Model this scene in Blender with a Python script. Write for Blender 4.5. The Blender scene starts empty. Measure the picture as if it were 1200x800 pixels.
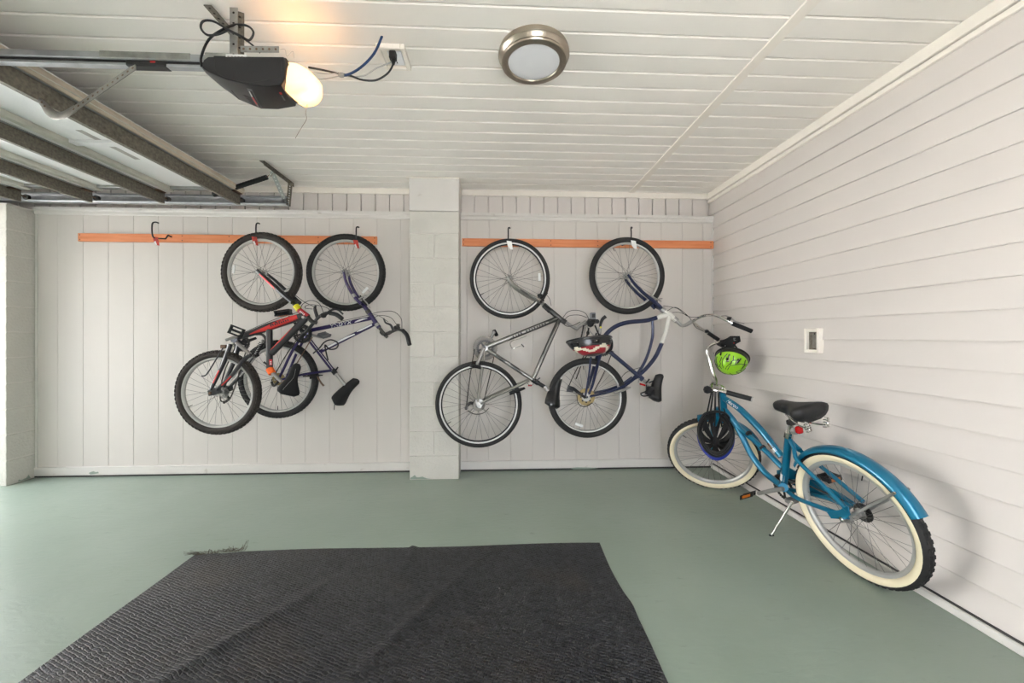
import bpy, bmesh, math, random
from mathutils import Vector, Matrix
random.seed(7)
SC = bpy.context.scene
COL = SC.collection
PI = math.pi

# ------------------------------------------------------------------ camera, sky, exposure
F_PX, CU, CV, CAM_H = 455.0, 600.0, 394.5, 1.18
YAW = math.atan(20.0 / 455.0)
CS, SN = math.cos(YAW), math.sin(YAW)
cam = bpy.data.cameras.new('camera')
cam.sensor_width = 36.0
cam.sensor_fit = 'HORIZONTAL'
cam.lens = 36.0 * F_PX / 1200.0
cam.shift_y = -(400.0 - CV) / 1200.0
cam.clip_start = 0.02
cam_o = bpy.data.objects.new('camera', cam)
COL.objects.link(cam_o)
cam_o.location = (0, 0, CAM_H)
cam_o.rotation_euler = (PI / 2, 0, -YAW)
SC.camera = cam_o

world = bpy.data.worlds.new('daylight')
SC.world = world
world.use_nodes = True
bg = world.node_tree.nodes['Background']
bg.inputs['Color'].default_value = (0.875, 0.928, 1.03, 1)
bg.inputs['Strength'].default_value = 6.0

sun = bpy.data.lights.new('sun', 'SUN')
sun.energy = 20.0
sun.angle = math.radians(1.0)
sun.color = (1.0, 0.962, 0.93)
sun_o = bpy.data.objects.new('sun', sun)
COL.objects.link(sun_o)
sun_o.location = (3, 0, 8)
sun_o.rotation_euler = (0, math.radians(42), 0)

portal = bpy.data.lights.new('door_portal', 'AREA')
portal.shape = 'RECTANGLE'
portal.size, portal.size_y = 2.2, 3.1
portal.cycles.is_portal = True
portal_o = bpy.data.objects.new('door_portal', portal)
COL.objects.link(portal_o)
portal_o.location = (-4.3, 1.68, 1.1)
portal_o.rotation_euler = (0, -PI / 2, 0)

portal2 = bpy.data.lights.new('added_opening_portal', 'AREA')  # sampling portal for the opening added behind the camera
portal2.shape = 'RECTANGLE'
portal2.size, portal2.size_y = 1.1, 2.1
portal2.cycles.is_portal = True
portal2_o = bpy.data.objects.new('added_opening_portal', portal2)
COL.objects.link(portal2_o)
portal2_o.location = (.4, -.78, 1.05)
portal2_o.rotation_euler = (PI / 2, 0, 0)

SC.view_settings.view_transform = 'Standard'
SC.view_settings.look = 'None'
SC.view_settings.gamma = 1.0
SC.view_settings.use_curve_mapping = False
SC.view_settings.exposure = 0.78

# ------------------------------------------------------------------ helpers
def ray(u, v):
    a, b = (u - CU) / F_PX, (CV - v) / F_PX
    return Vector((a * CS + SN, -a * SN + CS, b))

CAMP = Vector((0, 0, CAM_H))

def P(u, v, Y):
    """point of the photograph's ray on the plane at distance Y from the camera"""
    d = ray(u, v)
    return CAMP + d * (Y / d.y)

def PZ(u, v, z):
    d = ray(u, v)
    return CAMP + d * ((z - CAM_H) / d.z)

def PPL(u, v, p0, n):
    d = ray(u, v)
    return CAMP + d * ((p0 - CAMP).dot(n) / d.dot(n))

def lin(c):
    def f(x):
        x /= 255.0
        return x / 12.92 if x <= 0.04045 else ((x + 0.055) / 1.055) ** 2.4
    return (f(c[0]), f(c[1]), f(c[2]), 1.0)

MATS = {}

def mat(name, rgb, rough=0.5, metal=0.0, var=0.06, scale=6.0, bump=0.0, bscale=60.0, coat=0.0,
        spec=0.5, stretch=(1, 1, 1), emit=None, estr=0.0, trans=0.0, rgb2=None, speck=0.0):
    """procedural material: base colour broken up by noise, optional bump"""
    m = bpy.data.materials.new(name)
    m.use_nodes = True
    nt = m.node_tree
    N, L = nt.nodes, nt.links
    b = N['Principled BSDF']
    b.inputs['Roughness'].default_value = rough
    b.inputs['Metallic'].default_value = metal
    b.inputs['Coat Weight'].default_value = coat
    b.inputs['Coat Roughness'].default_value = 0.12
    b.inputs['Specular IOR Level'].default_value = spec
    if trans:
        b.inputs['Transmission Weight'].default_value = trans
    tc = N.new('ShaderNodeTexCoord')
    mp = N.new('ShaderNodeMapping')
    mp.inputs['Scale'].default_value = stretch
    L.new(tc.outputs['Object'], mp.inputs['Vector'])
    nz = N.new('ShaderNodeTexNoise')
    nz.inputs['Scale'].default_value = scale
    nz.inputs['Detail'].default_value = 6
    L.new(mp.outputs['Vector'], nz.inputs['Vector'])
    rp = N.new('ShaderNodeValToRGB')
    c1 = lin(rgb)
    if rgb2 is None:
        lo = tuple(max(0, x * (1 - var * 2)) for x in c1[:3]) + (1,)
        hi = tuple(min(1, x * (1 + var)) for x in c1[:3]) + (1,)
    else:
        lo, hi = lin(rgb2), c1
    rp.color_ramp.elements[0].position = 0.3
    rp.color_ramp.elements[1].position = 0.7
    rp.color_ramp.elements[0].color = lo
    rp.color_ramp.elements[1].color = hi
    L.new(nz.outputs['Fac'], rp.inputs['Fac'])
    col = rp.outputs['Color']
    if speck:
        vz = N.new('ShaderNodeTexNoise')
        vz.inputs['Scale'].default_value = 14.0
        vz.inputs['Detail'].default_value = 9
        L.new(tc.outputs['Object'], vz.inputs['Vector'])
        r2 = N.new('ShaderNodeValToRGB')
        r2.color_ramp.elements[0].position = 0.66
        r2.color_ramp.elements[1].position = 0.74
        L.new(vz.outputs['Fac'], r2.inputs['Fac'])
        mx = N.new('ShaderNodeMix')
        mx.data_type = 'RGBA'
        mm = N.new('ShaderNodeMath'); mm.operation = 'MULTIPLY'; mm.inputs[1].default_value = speck
        L.new(r2.outputs['Color'], mm.inputs[0])
        L.new(mm.outputs[0], mx.inputs['Factor'])
        L.new(col, mx.inputs['A'])
        mx.inputs['B'].default_value = lin((150, 140, 122))
        col = mx.outputs['Result']
    L.new(col, b.inputs['Base Color'])
    if bump:
        n2 = N.new('ShaderNodeTexNoise')
        n2.inputs['Scale'].default_value = bscale
        n2.inputs['Detail'].default_value = 5
        L.new(mp.outputs['Vector'], n2.inputs['Vector'])
        bp = N.new('ShaderNodeBump')
        bp.inputs['Strength'].default_value = bump
        bp.inputs['Distance'].default_value = 0.01
        L.new(n2.outputs['Fac'], bp.inputs['Height'])
        L.new(bp.outputs['Normal'], b.inputs['Normal'])
    if emit:
        b.inputs['Emission Color'].default_value = lin(emit)
        b.inputs['Emission Strength'].default_value = estr
    MATS[name] = m
    return m

def spline(pts, n=6):
    """Catmull-Rom through the points"""
    pts = [Vector(p) for p in pts]
    if len(pts) < 3:
        return pts
    out = []
    e = [pts[0] * 2 - pts[1]] + pts + [pts[-1] * 2 - pts[-2]]
    for i in range(1, len(e) - 2):
        p0, p1, p2, p3 = e[i - 1], e[i], e[i + 1], e[i + 2]
        for k in range(n):
            t = k / n
            out.append(0.5 * ((2 * p1) + (p2 - p0) * t + (2 * p0 - 5 * p1 + 4 * p2 - p3) * t * t + (3 * p1 - p0 - 3 * p2 + p3) * t ** 3))
    out.append(pts[-1])
    return out

def frame(d):
    d = Vector(d).normalized()
    a = Vector((0, 0, 1)) if abs(d.z) < 0.9 else Vector((1, 0, 0))
    x = d.cross(a).normalized()
    return x, d.cross(x).normalized(), d

class MB:
    """collects shapes, then becomes ONE mesh object"""
    def __init__(s):
        s.v, s.f = [], []

    def add(s, vs, fs):
        o = len(s.v)
        s.v += [Vector(p) for p in vs]
        s.f += [tuple(i + o for i in f) for f in fs]
        return s

    def tube(s, pts, r, seg=8, closed=False, flat=None):
        pts = [Vector(p) for p in pts]
        n = len(pts)
        rs = list(r) if isinstance(r, (list, tuple)) else [r] * n
        if len(rs) != n:
            rs = [rs[0] + (rs[-1] - rs[0]) * i / (n - 1) if len(rs) == 2 else
                  rs[min(len(rs) - 2, int(i / (n - 1) * (len(rs) - 1)))] * (1 - (i / (n - 1) * (len(rs) - 1)) % 1 if i < n - 1 else 0) +
                  rs[min(len(rs) - 1, int(i / (n - 1) * (len(rs) - 1)) + 1)] * ((i / (n - 1) * (len(rs) - 1)) % 1 if i < n - 1 else 1) for i in range(n)]
        T = []
        for i in range(n):
            a = pts[(i - 1) % n] if closed or i else pts[0]
            b = pts[(i + 1) % n] if closed or i < n - 1 else pts[-1]
            d = b - a
            T.append(d.normalized() if d.length > 1e-9 else Vector((0, 0, 1)))
        x, y, _ = frame(T[0])
        vs, fs = [], []
        for i in range(n):
            x = (x - T[i] * x.dot(T[i])).normalized()
            y = T[i].cross(x)
            for k in range(seg):
                q = 2 * PI * k / seg
                if flat:
                    o = Vector(flat).normalized()
                    w = T[i].cross(o).normalized()
                    vs.append(pts[i] + w * math.cos(q) * rs[i] + o * math.sin(q) * rs[i] * 0.28)
                else:
                    vs.append(pts[i] + x * math.cos(q) * rs[i] + y * math.sin(q) * rs[i])
        m = n if closed else n - 1
        for i in range(m):
            j = (i + 1) % n
            for k in range(seg):
                k2 = (k + 1) % seg
                fs.append((i * seg + k, i * seg + k2, j * seg + k2, j * seg + k))
        if not closed:
            fs.append(tuple(range(seg))[::-1])
            fs.append(tuple((n - 1) * seg + k for k in range(seg)))
        return s.add(vs, fs)

    def cyl(s, a, b, r, r2=None, seg=12):
        return s.tube([a, b], [r, r if r2 is None else r2], seg)

    def box(s, c, size, ax=None, bev=0.0):
        c = Vector(c)
        X, Y, Z = ax if ax else (Vector((1, 0, 0)), Vector((0, 1, 0)), Vector((0, 0, 1)))
        hx, hy, hz = size[0] / 2, size[1] / 2, size[2] / 2
        b = min(bev, hx * .9, hy * .9, hz * .9)
        if b <= 0:
            vs = [c + X * sx * hx + Y * sy * hy + Z * sz * hz for sz in (-1, 1) for sy in (-1, 1) for sx in (-1, 1)]
            fs = [(0, 2, 3, 1), (4, 5, 7, 6), (0, 1, 5, 4), (2, 6, 7, 3), (0, 4, 6, 2), (1, 3, 7, 5)]
            return s.add(vs, fs)
        bm = bmesh.new()
        bmesh.ops.create_cube(bm, size=1)
        for v in bm.verts:
            v.co = Vector((v.co.x * hx * 2, v.co.y * hy * 2, v.co.z * hz * 2))
        bmesh.ops.bevel(bm, geom=bm.edges[:], offset=b, segments=1, affect='EDGES')
        bm.verts.index_update()
        vs = [c + X * v.co.x + Y * v.co.y + Z * v.co.z for v in bm.verts]
        fs = [tuple(v.index for v in f.verts) for f in bm.faces]
        bm.free()
        return s.add(vs, fs)

    def bb(s, x0, x1, y0, y1, z0, z1, bev=0.0):
        return s.box(((x0 + x1) / 2, (y0 + y1) / 2, (z0 + z1) / 2), (abs(x1 - x0), abs(y1 - y0), abs(z1 - z0)), None, bev)

    def lathe(s, o, axis, prof, seg=24, closed=False, a0=0.0, a1=2 * PI, ax=None):
        """profile [(radius, height)] around the axis"""
        o = Vector(o)
        x, y, z = ax if ax else frame(axis)
        full = abs(a1 - a0 - 2 * PI) < 1e-6
        m = seg if full else seg + 1
        vs, fs = [], []
        n = len(prof)
        for k in range(m):
            q = a0 + (a1 - a0) * k / seg
            d = x * math.cos(q) + y * math.sin(q)
            for r, h in prof:
                vs.append(o + d * r + z * h)
        for k in range(seg):
            k2 = (k + 1) % m
            for i in range(n if closed else n - 1):
                j = (i + 1) % n
                fs.append((k * n + i, k2 * n + i, k2 * n + j, k * n + j))
        if not full and closed:
            fs.append(tuple(range(n)))
            fs.append(tuple((m - 1) * n + i for i in range(n))[::-1])
        return s.add(vs, fs)

    def torus(s, o, axis, R, r, seg=40, seg2=10, ax=None):
        return s.lathe(o, axis, [(R + r * math.cos(2 * PI * k / seg2), r * math.sin(2 * PI * k / seg2)) for k in range(seg2)], seg, True, ax=ax)

    def ball(s, c, r, seg=10, ax=None):
        """ellipsoid; r is a number or three radii"""
        c = Vector(c)
        X, Y, Z = ax if ax else (Vector((1, 0, 0)), Vector((0, 1, 0)), Vector((0, 0, 1)))
        r = (r, r, r) if not isinstance(r, (tuple, list)) else r
        vs, fs = [c - Z * r[2]], []
        rings = max(4, seg // 2)
        for i in range(1, rings):
            t = PI * i / rings
            for k in range(seg):
                q = 2 * PI * k / seg
                vs.append(c + X * r[0] * math.sin(t) * math.cos(q) + Y * r[1] * math.sin(t) * math.sin(q) - Z * r[2] * math.cos(t))
        vs.append(c + Z * r[2])
        for k in range(seg):
            fs.append((0, 1 + (k + 1) % seg, 1 + k))
            for i in range(rings - 2):
                a = 1 + i * seg
                fs.append((a + k, a + (k + 1) % seg, a + seg + (k + 1) % seg, a + seg + k))
            a = 1 + (rings - 2) * seg
            fs.append((a + k, a + (k + 1) % seg, len(vs) - 1))
        return s.add(vs, fs)

    def prism(s, poly, ext):
        """polygon (list of points) extruded by the vector ext"""
        ext = Vector(ext)
        n = len(poly)
        vs = [Vector(p) for p in poly] + [Vector(p) + ext for p in poly]
        fs = [tuple(range(n))[::-1], tuple(range(n, 2 * n))] + [(i, (i + 1) % n, n + (i + 1) % n, n + i) for i in range(n)]
        return s.add(vs, fs)

    def loft(s, rings, cap=True):
        n = len(rings[0])
        vs = [p for r in rings for p in r]
        fs = []
        for i in range(len(rings) - 1):
            for k in range(n):
                k2 = (k + 1) % n
                fs.append((i * n + k, i * n + k2, (i + 1) * n + k2, (i + 1) * n + k))
        if cap:
            fs.append(tuple(range(n))[::-1])
            fs.append(tuple((len(rings) - 1) * n + k for k in range(n)))
        return s.add(vs, fs)

    def mesh(s, name, m, off=None, smooth=35):
        me = bpy.data.meshes.new(name)
        o = off if off is not None else Vector((0, 0, 0))
        me.from_pydata([tuple(p - o) for p in s.v], [], s.f)
        me.materials.append(MATS[m] if isinstance(m, str) else m)
        bm = bmesh.new()
        bm.from_mesh(me)
        bmesh.ops.recalc_face_normals(bm, faces=bm.faces[:])
        bm.to_mesh(me)
        bm.free()
        if smooth:
            me.polygons.foreach_set('use_smooth', [True] * len(me.polygons))
            me.set_sharp_from_angle(angle=math.radians(smooth))
        me.update()
        return me

    def build(s, name, m, parent=None, smooth=35, local=False, at=None):
        """at: world point used as the origin of a top-level mesh"""
        off = Vector((0, 0, 0))
        if parent is not None and not local:
            off = ORG[parent]
        elif at is not None:
            off = Vector(at)
        o = bpy.data.objects.new(name, s.mesh(name, m, off, smooth))
        COL.objects.link(o)
        if parent is not None:
            o.parent = parent
        elif at is not None:
            o.location = off
        ORG[o] = off if parent is None or not local else Vector((0, 0, 0))
        return o

ORG = {}

def thing(name, loc, label, cat, group=None):
    o = bpy.data.objects.new(name, None)
    o.empty_display_size = 0.05
    COL.objects.link(o)
    o.location = loc
    ORG[o] = Vector(loc)
    o['label'] = label
    o['category'] = cat
    if group:
        o['group'] = group
    return o

def tag(o, label, cat, group=None):
    o['label'] = label
    o['category'] = cat
    if group:
        o['group'] = group
    return o

def struct(o, label=None):
    o['kind'] = 'structure'
    if label:
        o['label'] = label
    return o

def piece(name, me, parent, loc=(0, 0, 0), M=None):
    o = bpy.data.objects.new(name, me)
    COL.objects.link(o)
    o.parent = parent
    if M is not None:
        o.matrix_local = M
    else:
        o.location = Vector(loc)
    return o

def lettering(name, txt, size, m, parent, p0, d, up, wrap=None, bold=0.0, shear=0.0, squash=1.0):
    """flat print: text starting at p0 running along d with letter tops towards up; wrap = tube radius"""
    cu = bpy.data.curves.new(name, 'FONT')
    cu.body = txt
    cu.size = size
    cu.offset = bold
    cu.shear = shear
    cu.resolution_u = 3
    ob = bpy.data.objects.new(name, cu)
    me = bpy.data.meshes.new_from_object(ob)
    bpy.data.objects.remove(ob)
    d = Vector(d).normalized()
    up = Vector(up)
    up = (up - d * up.dot(d)).normalized()
    n = d.cross(up)
    ys = [v.co.y for v in me.vertices]
    mid = (min(ys) + max(ys)) / 2
    for v in me.vertices:
        t = v.co.y - mid
        h = 0.0
        if wrap:
            h = math.sqrt(max(1e-9, wrap * wrap - min(t * t, wrap * wrap * .9))) + 0.0006
        v.co = Vector(p0) + d * v.co.x * squash + up * t + n * h - ORG[parent]
    me.materials.append(MATS[m])
    o = bpy.data.objects.new(name, me)
    COL.objects.link(o)
    o.parent = parent
    return o

def decal(name, m, parent, a, b, r, strips, view=Vector((0, -1, 0)), n=14):
    """painted area on the side of a straight tube a-b that faces view: strips = [(s, t0, t1)], s along 0..1, t across -1..1"""
    a, b = Vector(a), Vector(b)
    d = (b - a).normalized()
    nrm = (view - d * view.dot(d)).normalized()
    up = nrm.cross(d).normalized()
    if up.z < 0:
        up = -up
    mb = MB()
    rings = []
    K = 6
    for i in range(n + 1):
        q = i / n * (len(strips) - 1)
        j = min(int(q), len(strips) - 2)
        w = q - j
        s0, s1 = strips[j], strips[j + 1]
        ss, t0, t1 = [s0[k] * (1 - w) + s1[k] * w for k in range(3)]
        row = []
        for k in range(K + 1):
            t = max(-.995, min(.995, t0 + (t1 - t0) * k / K))
            rr = (r(ss) if callable(r) else r) + 0.0006
            an = math.asin(t)
            row.append(a + (b - a) * ss + up * rr * math.sin(an) + nrm * rr * math.cos(an))
        rings.append(row)
    vs = [p for r_ in rings for p in r_]
    fs = [(i * (K + 1) + k, i * (K + 1) + k + 1, (i + 1) * (K + 1) + k + 1, (i + 1) * (K + 1) + k) for i in range(n) for k in range(K)]
    mb.add(vs, fs)
    return mb.build(name, m, parent)

# ------------------------------------------------------------------ materials
mat('wall_paint', (208, 202, 195), .55, var=.015, scale=1.5, bump=.05, bscale=40, stretch=(1, 1, .15))
mat('block_paint', (204, 201, 192), .7, var=.03, scale=5, bump=.55, bscale=55)
mat('mortar', (212, 208, 200), .8, var=.02, bump=.3, bscale=60)
mat('vinyl', (214, 207, 201), .42, var=.012, scale=1.2, bump=.03, bscale=30)
mat('vinyl_ceiling', (240, 235, 227), .45, var=.02, scale=1.4, bump=.03, bscale=30)
mat('vinyl_gap', (150, 136, 116), .8)
mat('trim_white', (214, 210, 204), .5, var=.02, speck=.35)
mat('trim_cream', (240, 233, 222), .45, var=.015)
mat('base_grey', (196, 196, 190), .6, var=.08, speck=.6)
mat('shade_gap', (60, 58, 55), .8)  # dark colour standing in for shade in gaps
mat('wood', (228, 148, 100), .6, var=.12, scale=3.5, stretch=(1, 12, 12), bump=.1, bscale=14, rgb2=(210, 122, 76))
mat('screw', (95, 72, 55), .5, .6)
mat('galv', (168, 168, 164), .38, .85, var=.12, scale=30, bump=.05)
mat('galv_shaded', (120, 114, 102), .55, .3, var=.22, scale=70, bump=.1, bscale=120)  # galvanized steel with shade put into its colour
mat('rail_steel', (172, 174, 176), .4, .6, var=.08, scale=20)
mat('strap_steel', (160, 157, 149), .45, .7, var=.1, scale=25)
mat('hole_dark', (38, 32, 28), .8)
mat('door_white', (232, 232, 230), .5, var=.03, scale=3, bump=.15, bscale=120)
mat('door_rail', (206, 204, 192), .5, var=.06, scale=8)
mat('door_edge', (205, 192, 172), .55, var=.12, scale=7)
mat('tape_grey', (170, 166, 160), .6, var=.08)
mat('plastic_black', (20, 20, 22), .42, var=.1, scale=20, bump=.05, bscale=200)
mat('plastic_dark', (30, 30, 32), .45, var=.08, scale=20, bump=.06, bscale=250)
mat('plastic_grey', (110, 112, 114), .45)
mat('plastic_white', (226, 226, 228), .35, var=.01)
mat('label_white', (225, 225, 222), .5, var=.03)
mat('print_red', (196, 40, 40), .5)
mat('print_dark', (45, 42, 42), .5)
mat('print_white', (235, 235, 235), .5, var=.02)
mat('cord_black', (22, 22, 24), .45, var=.05)
mat('cord_blue', (20, 54, 96), .4, var=.06)
mat('cord_grey', (172, 170, 166), .5, var=.04)
mat('wire_tan', (150, 112, 80), .5)
mat('nickel', (176, 166, 152), .28, 1.0, var=.05, scale=40, stretch=(1, 1, 30))
mat('ring_grey', (142, 137, 130), .6, .2, var=.08, scale=20)
mat('chrome', (215, 213, 208), .16, 1.0, var=.04, scale=10)
mat('alloy', (168, 166, 162), .42, .75, var=.06, scale=20)
mat('rim_silver', (186, 185, 181), .45, .45, var=.04, scale=8)
mat('spoke', (112, 110, 106), .35, .7, var=.02)
mat('spoke_bright', (190, 189, 186), .3, .9, var=.02)
mat('rubber', (34, 33, 32), .75, var=.12, scale=20, bump=.1, bscale=120)
mat('rubber_brown', (52, 46, 41), .8, var=.15, scale=18, bump=.1, bscale=120)
mat('rubber_grip', (24, 24, 25), .6, var=.08, scale=30, bump=.25, bscale=160)
mat('whitewall', (232, 220, 188), .6, var=.03, scale=6)
mat('gold_steel', (150, 132, 92), .4, .7, var=.1, scale=25)
mat('rusty_steel', (120, 96, 78), .55, .5, var=.2, scale=25)
mat('steel_dark', (70, 68, 66), .4, .7, var=.1, scale=20)
mat('chain', (74, 70, 64), .5, .6, var=.2, scale=80)
mat('frame_black', (46, 46, 48), .38, .15, var=.06, scale=6, coat=.3)
mat('frame_red', (206, 46, 42), .38, var=.05, scale=6, coat=.3)
mat('frame_purple', (42, 30, 82), .28, .3, var=.06, scale=6, coat=.5)
mat('frame_silver', (142, 140, 134), .3, .55, var=.06, scale=6, coat=.4)
mat('frame_charcoal', (60, 60, 56), .35, .3, var=.06, scale=6, coat=.4)
mat('frame_navy', (17, 30, 68), .3, .2, var=.06, scale=6, coat=.5)
mat('frame_white', (222, 220, 212), .35, var=.03, scale=6, coat=.4)
mat('frame_teal', (0, 112, 146), .28, .35, var=.05, scale=4, coat=.6)
mat('yellow', (236, 226, 20), .45)
mat('orange', (244, 104, 22), .45)
mat('amber', (206, 110, 20), .3)
mat('red_lens', (186, 20, 22), .25)
mat('red_label', (190, 44, 50), .5, var=.1, scale=40)
mat('clear_plastic', (235, 236, 234), .3, var=.02)
mat('tag_white', (238, 238, 236), .5)
mat('tag_red', (186, 60, 48), .5, var=.25, scale=60)
mat('saddle_black', (26, 26, 27), .5, var=.08, scale=15, bump=.08, bscale=120)
mat('saddle_fabric', (20, 20, 21), .8, var=.1, scale=40, bump=.2, bscale=300)
mat('piping_grey', (120, 120, 118), .6)
mat('helmet_black', (26, 26, 27), .3, var=.05, coat=.5)
mat('helmet_red', (150, 26, 40), .3, var=.05, coat=.5)
mat('helmet_cream', (222, 218, 196), .35, var=.02, coat=.4)
mat('helmet_green', (146, 206, 30), .35, var=.05, coat=.4)
mat('helmet_blue', (26, 44, 140), .3, var=.06, coat=.5)
mat('foam_dark', (40, 39, 38), .9, bump=.3, bscale=200)
mat('strap_black', (20, 20, 20), .8)
mat('concrete', (216, 215, 211), .9, var=.1, scale=2, bump=.2)
mat('blocker_dark', (70, 62, 54), .9, var=.2, scale=5)  # for the added screen that blocks skylight
mat('exterior', (226, 225, 222), .9, var=.08, scale=2)
mat('fray', (88, 82, 72), .95, var=.2, scale=60)
mat('roof', (90, 80, 72), .9)

def floor_material():
    m = bpy.data.materials.new('painted_concrete')
    m.use_nodes = True
    N, L = m.node_tree.nodes, m.node_tree.links
    b = N['Principled BSDF']
    tc = N.new('ShaderNodeTexCoord')
    n1 = N.new('ShaderNodeTexNoise'); n1.inputs['Scale'].default_value = 1.3; n1.inputs['Detail'].default_value = 8
    n2 = N.new('ShaderNodeTexNoise'); n2.inputs['Scale'].default_value = 9.0; n2.inputs['Detail'].default_value = 10
    n2.inputs['Distortion'].default_value = 1.5
    mp = N.new('ShaderNodeMapping'); mp.inputs['Scale'].default_value = (1, 3.2, 1); mp.inputs['Rotation'].default_value = (0, 0, .35)
    L.new(tc.outputs['Object'], n1.inputs['Vector'])
    L.new(tc.outputs['Object'], mp.inputs['Vector'])
    L.new(mp.outputs['Vector'], n2.inputs['Vector'])
    r1 = N.new('ShaderNodeValToRGB')
    r1.color_ramp.elements[0].position = .35; r1.color_ramp.elements[1].position = .68
    r1.color_ramp.elements[0].color = lin((136, 150, 136)); r1.color_ramp.elements[1].color = lin((147, 160, 147))
    L.new(n1.outputs['Fac'], r1.inputs['Fac'])
    r2 = N.new('ShaderNodeValToRGB')
    r2.color_ramp.elements[0].position = .66; r2.color_ramp.elements[1].position = .8
    r2.color_ramp.elements[0].color = (0, 0, 0, 1); r2.color_ramp.elements[1].color = (.45, .45, .45, 1)
    L.new(n2.outputs['Fac'], r2.inputs['Fac'])
    mx = N.new('ShaderNodeMix'); mx.data_type = 'RGBA'
    L.new(r2.outputs['Color'], mx.inputs['Factor'])
    L.new(r1.outputs['Color'], mx.inputs['A'])
    mx.inputs['B'].default_value = lin((106, 116, 106))
    L.new(mx.outputs['Result'], b.inputs['Base Color'])
    rr = N.new('ShaderNodeMapRange')
    rr.inputs['To Min'].default_value = .24; rr.inputs['To Max'].default_value = .42
    L.new(n2.outputs['Fac'], rr.inputs['Value'])
    L.new(rr.outputs['Result'], b.inputs['Roughness'])
    bp = N.new('ShaderNodeBump'); bp.inputs['Strength'].default_value = .08; bp.inputs['Distance'].default_value = .02
    L.new(n2.outputs['Fac'], bp.inputs['Height'])
    L.new(bp.outputs['Normal'], b.inputs['Normal'])
    MATS['floor'] = m

def rug_material():
    m = bpy.data.materials.new('woven_mat')
    m.use_nodes = True
    N, L = m.node_tree.nodes, m.node_tree.links
    b = N['Principled BSDF']
    b.inputs['Roughness'].default_value = .48
    b.inputs['Specular IOR Level'].default_value = .5
    tc = N.new('ShaderNodeTexCoord')
    w1 = N.new('ShaderNodeTexBrick')
    w1.inputs['Scale'].default_value = 1.0
    w1.inputs['Brick Width'].default_value = .02
    w1.inputs['Row Height'].default_value = .0125
    w1.inputs['Mortar Size'].default_value = .0032
    w1.inputs['Mortar Smooth'].default_value = 1.0
    w1.inputs['Color1'].default_value = lin((58, 59, 63)); w1.inputs['Color2'].default_value = lin((18, 18, 19))
    w1.inputs['Mortar'].default_value = lin((10, 10, 10))
    ns = N.new('ShaderNodeTexNoise'); ns.inputs['Scale'].default_value = 34.0
    va = N.new('ShaderNodeVectorMath'); va.operation = 'MULTIPLY_ADD'
    L.new(ns.outputs['Color'], va.inputs[0]); va.inputs[1].default_value = (.014, .014, 0)
    mp = N.new('ShaderNodeMapping'); mp.inputs['Rotation'].default_value = (0, 0, .42)
    L.new(tc.outputs['Object'], mp.inputs['Vector'])
    L.new(mp.outputs['Vector'], va.inputs[2])
    L.new(tc.outputs['Object'], ns.inputs['Vector'])
    L.new(va.outputs['Vector'], w1.inputs['Vector'])
    n1 = N.new('ShaderNodeTexNoise'); n1.inputs['Scale'].default_value = 2.6; n1.inputs['Detail'].default_value = 7
    L.new(tc.outputs['Object'], n1.inputs['Vector'])
    r1 = N.new('ShaderNodeValToRGB')
    r1.color_ramp.elements[0].position = .54; r1.color_ramp.elements[1].position = .72
    r1.color_ramp.elements[0].color = (0, 0, 0, 1); r1.color_ramp.elements[1].color = (.4, .4, .4, 1)
    L.new(n1.outputs['Fac'], r1.inputs['Fac'])
    mx = N.new('ShaderNodeMix'); mx.data_type = 'RGBA'
    L.new(r1.outputs['Color'], mx.inputs['Factor'])
    L.new(w1.outputs['Color'], mx.inputs['A'])
    mx.inputs['B'].default_value = lin((70, 58, 44))
    L.new(mx.outputs['Result'], b.inputs['Base Color'])
    inv = N.new('ShaderNodeMath'); inv.operation = 'SUBTRACT'; inv.inputs[0].default_value = 1.0
    L.new(w1.outputs['Fac'], inv.inputs[1])
    bp = N.new('ShaderNodeBump'); bp.inputs['Strength'].default_value = 1.0; bp.inputs['Distance'].default_value = .012
    L.new(inv.outputs[0], bp.inputs['Height'])
    L.new(bp.outputs['Normal'], b.inputs['Normal'])
    MATS['rug'] = m

def diffuser_material():
    m = bpy.data.materials.new('lens_plastic')
    m.use_nodes = True
    N, L = m.node_tree.nodes, m.node_tree.links
    N.remove(N['Principled BSDF'])
    out = N['Material Output']
    df = N.new('ShaderNodeBsdfDiffuse'); df.inputs['Color'].default_value = lin((250, 240, 222))
    tl = N.new('ShaderNodeBsdfTranslucent'); tl.inputs['Color'].default_value = lin((250, 236, 212))
    nz = N.new('ShaderNodeTexNoise'); nz.inputs['Scale'].default_value = 9.0
    mr = N.new('ShaderNodeMapRange'); mr.inputs['To Min'].default_value = .16; mr.inputs['To Max'].default_value = .26
    L.new(nz.outputs['Fac'], mr.inputs['Value'])
    mx = N.new('ShaderNodeMixShader')
    L.new(mr.outputs['Result'], mx.inputs['Fac'])
    L.new(df.outputs[0], mx.inputs[1]); L.new(tl.outputs[0], mx.inputs[2])
    L.new(mx.outputs[0], out.inputs['Surface'])
    MATS['lens_warm'] = m

floor_material(); rug_material(); diffuser_material()

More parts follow.
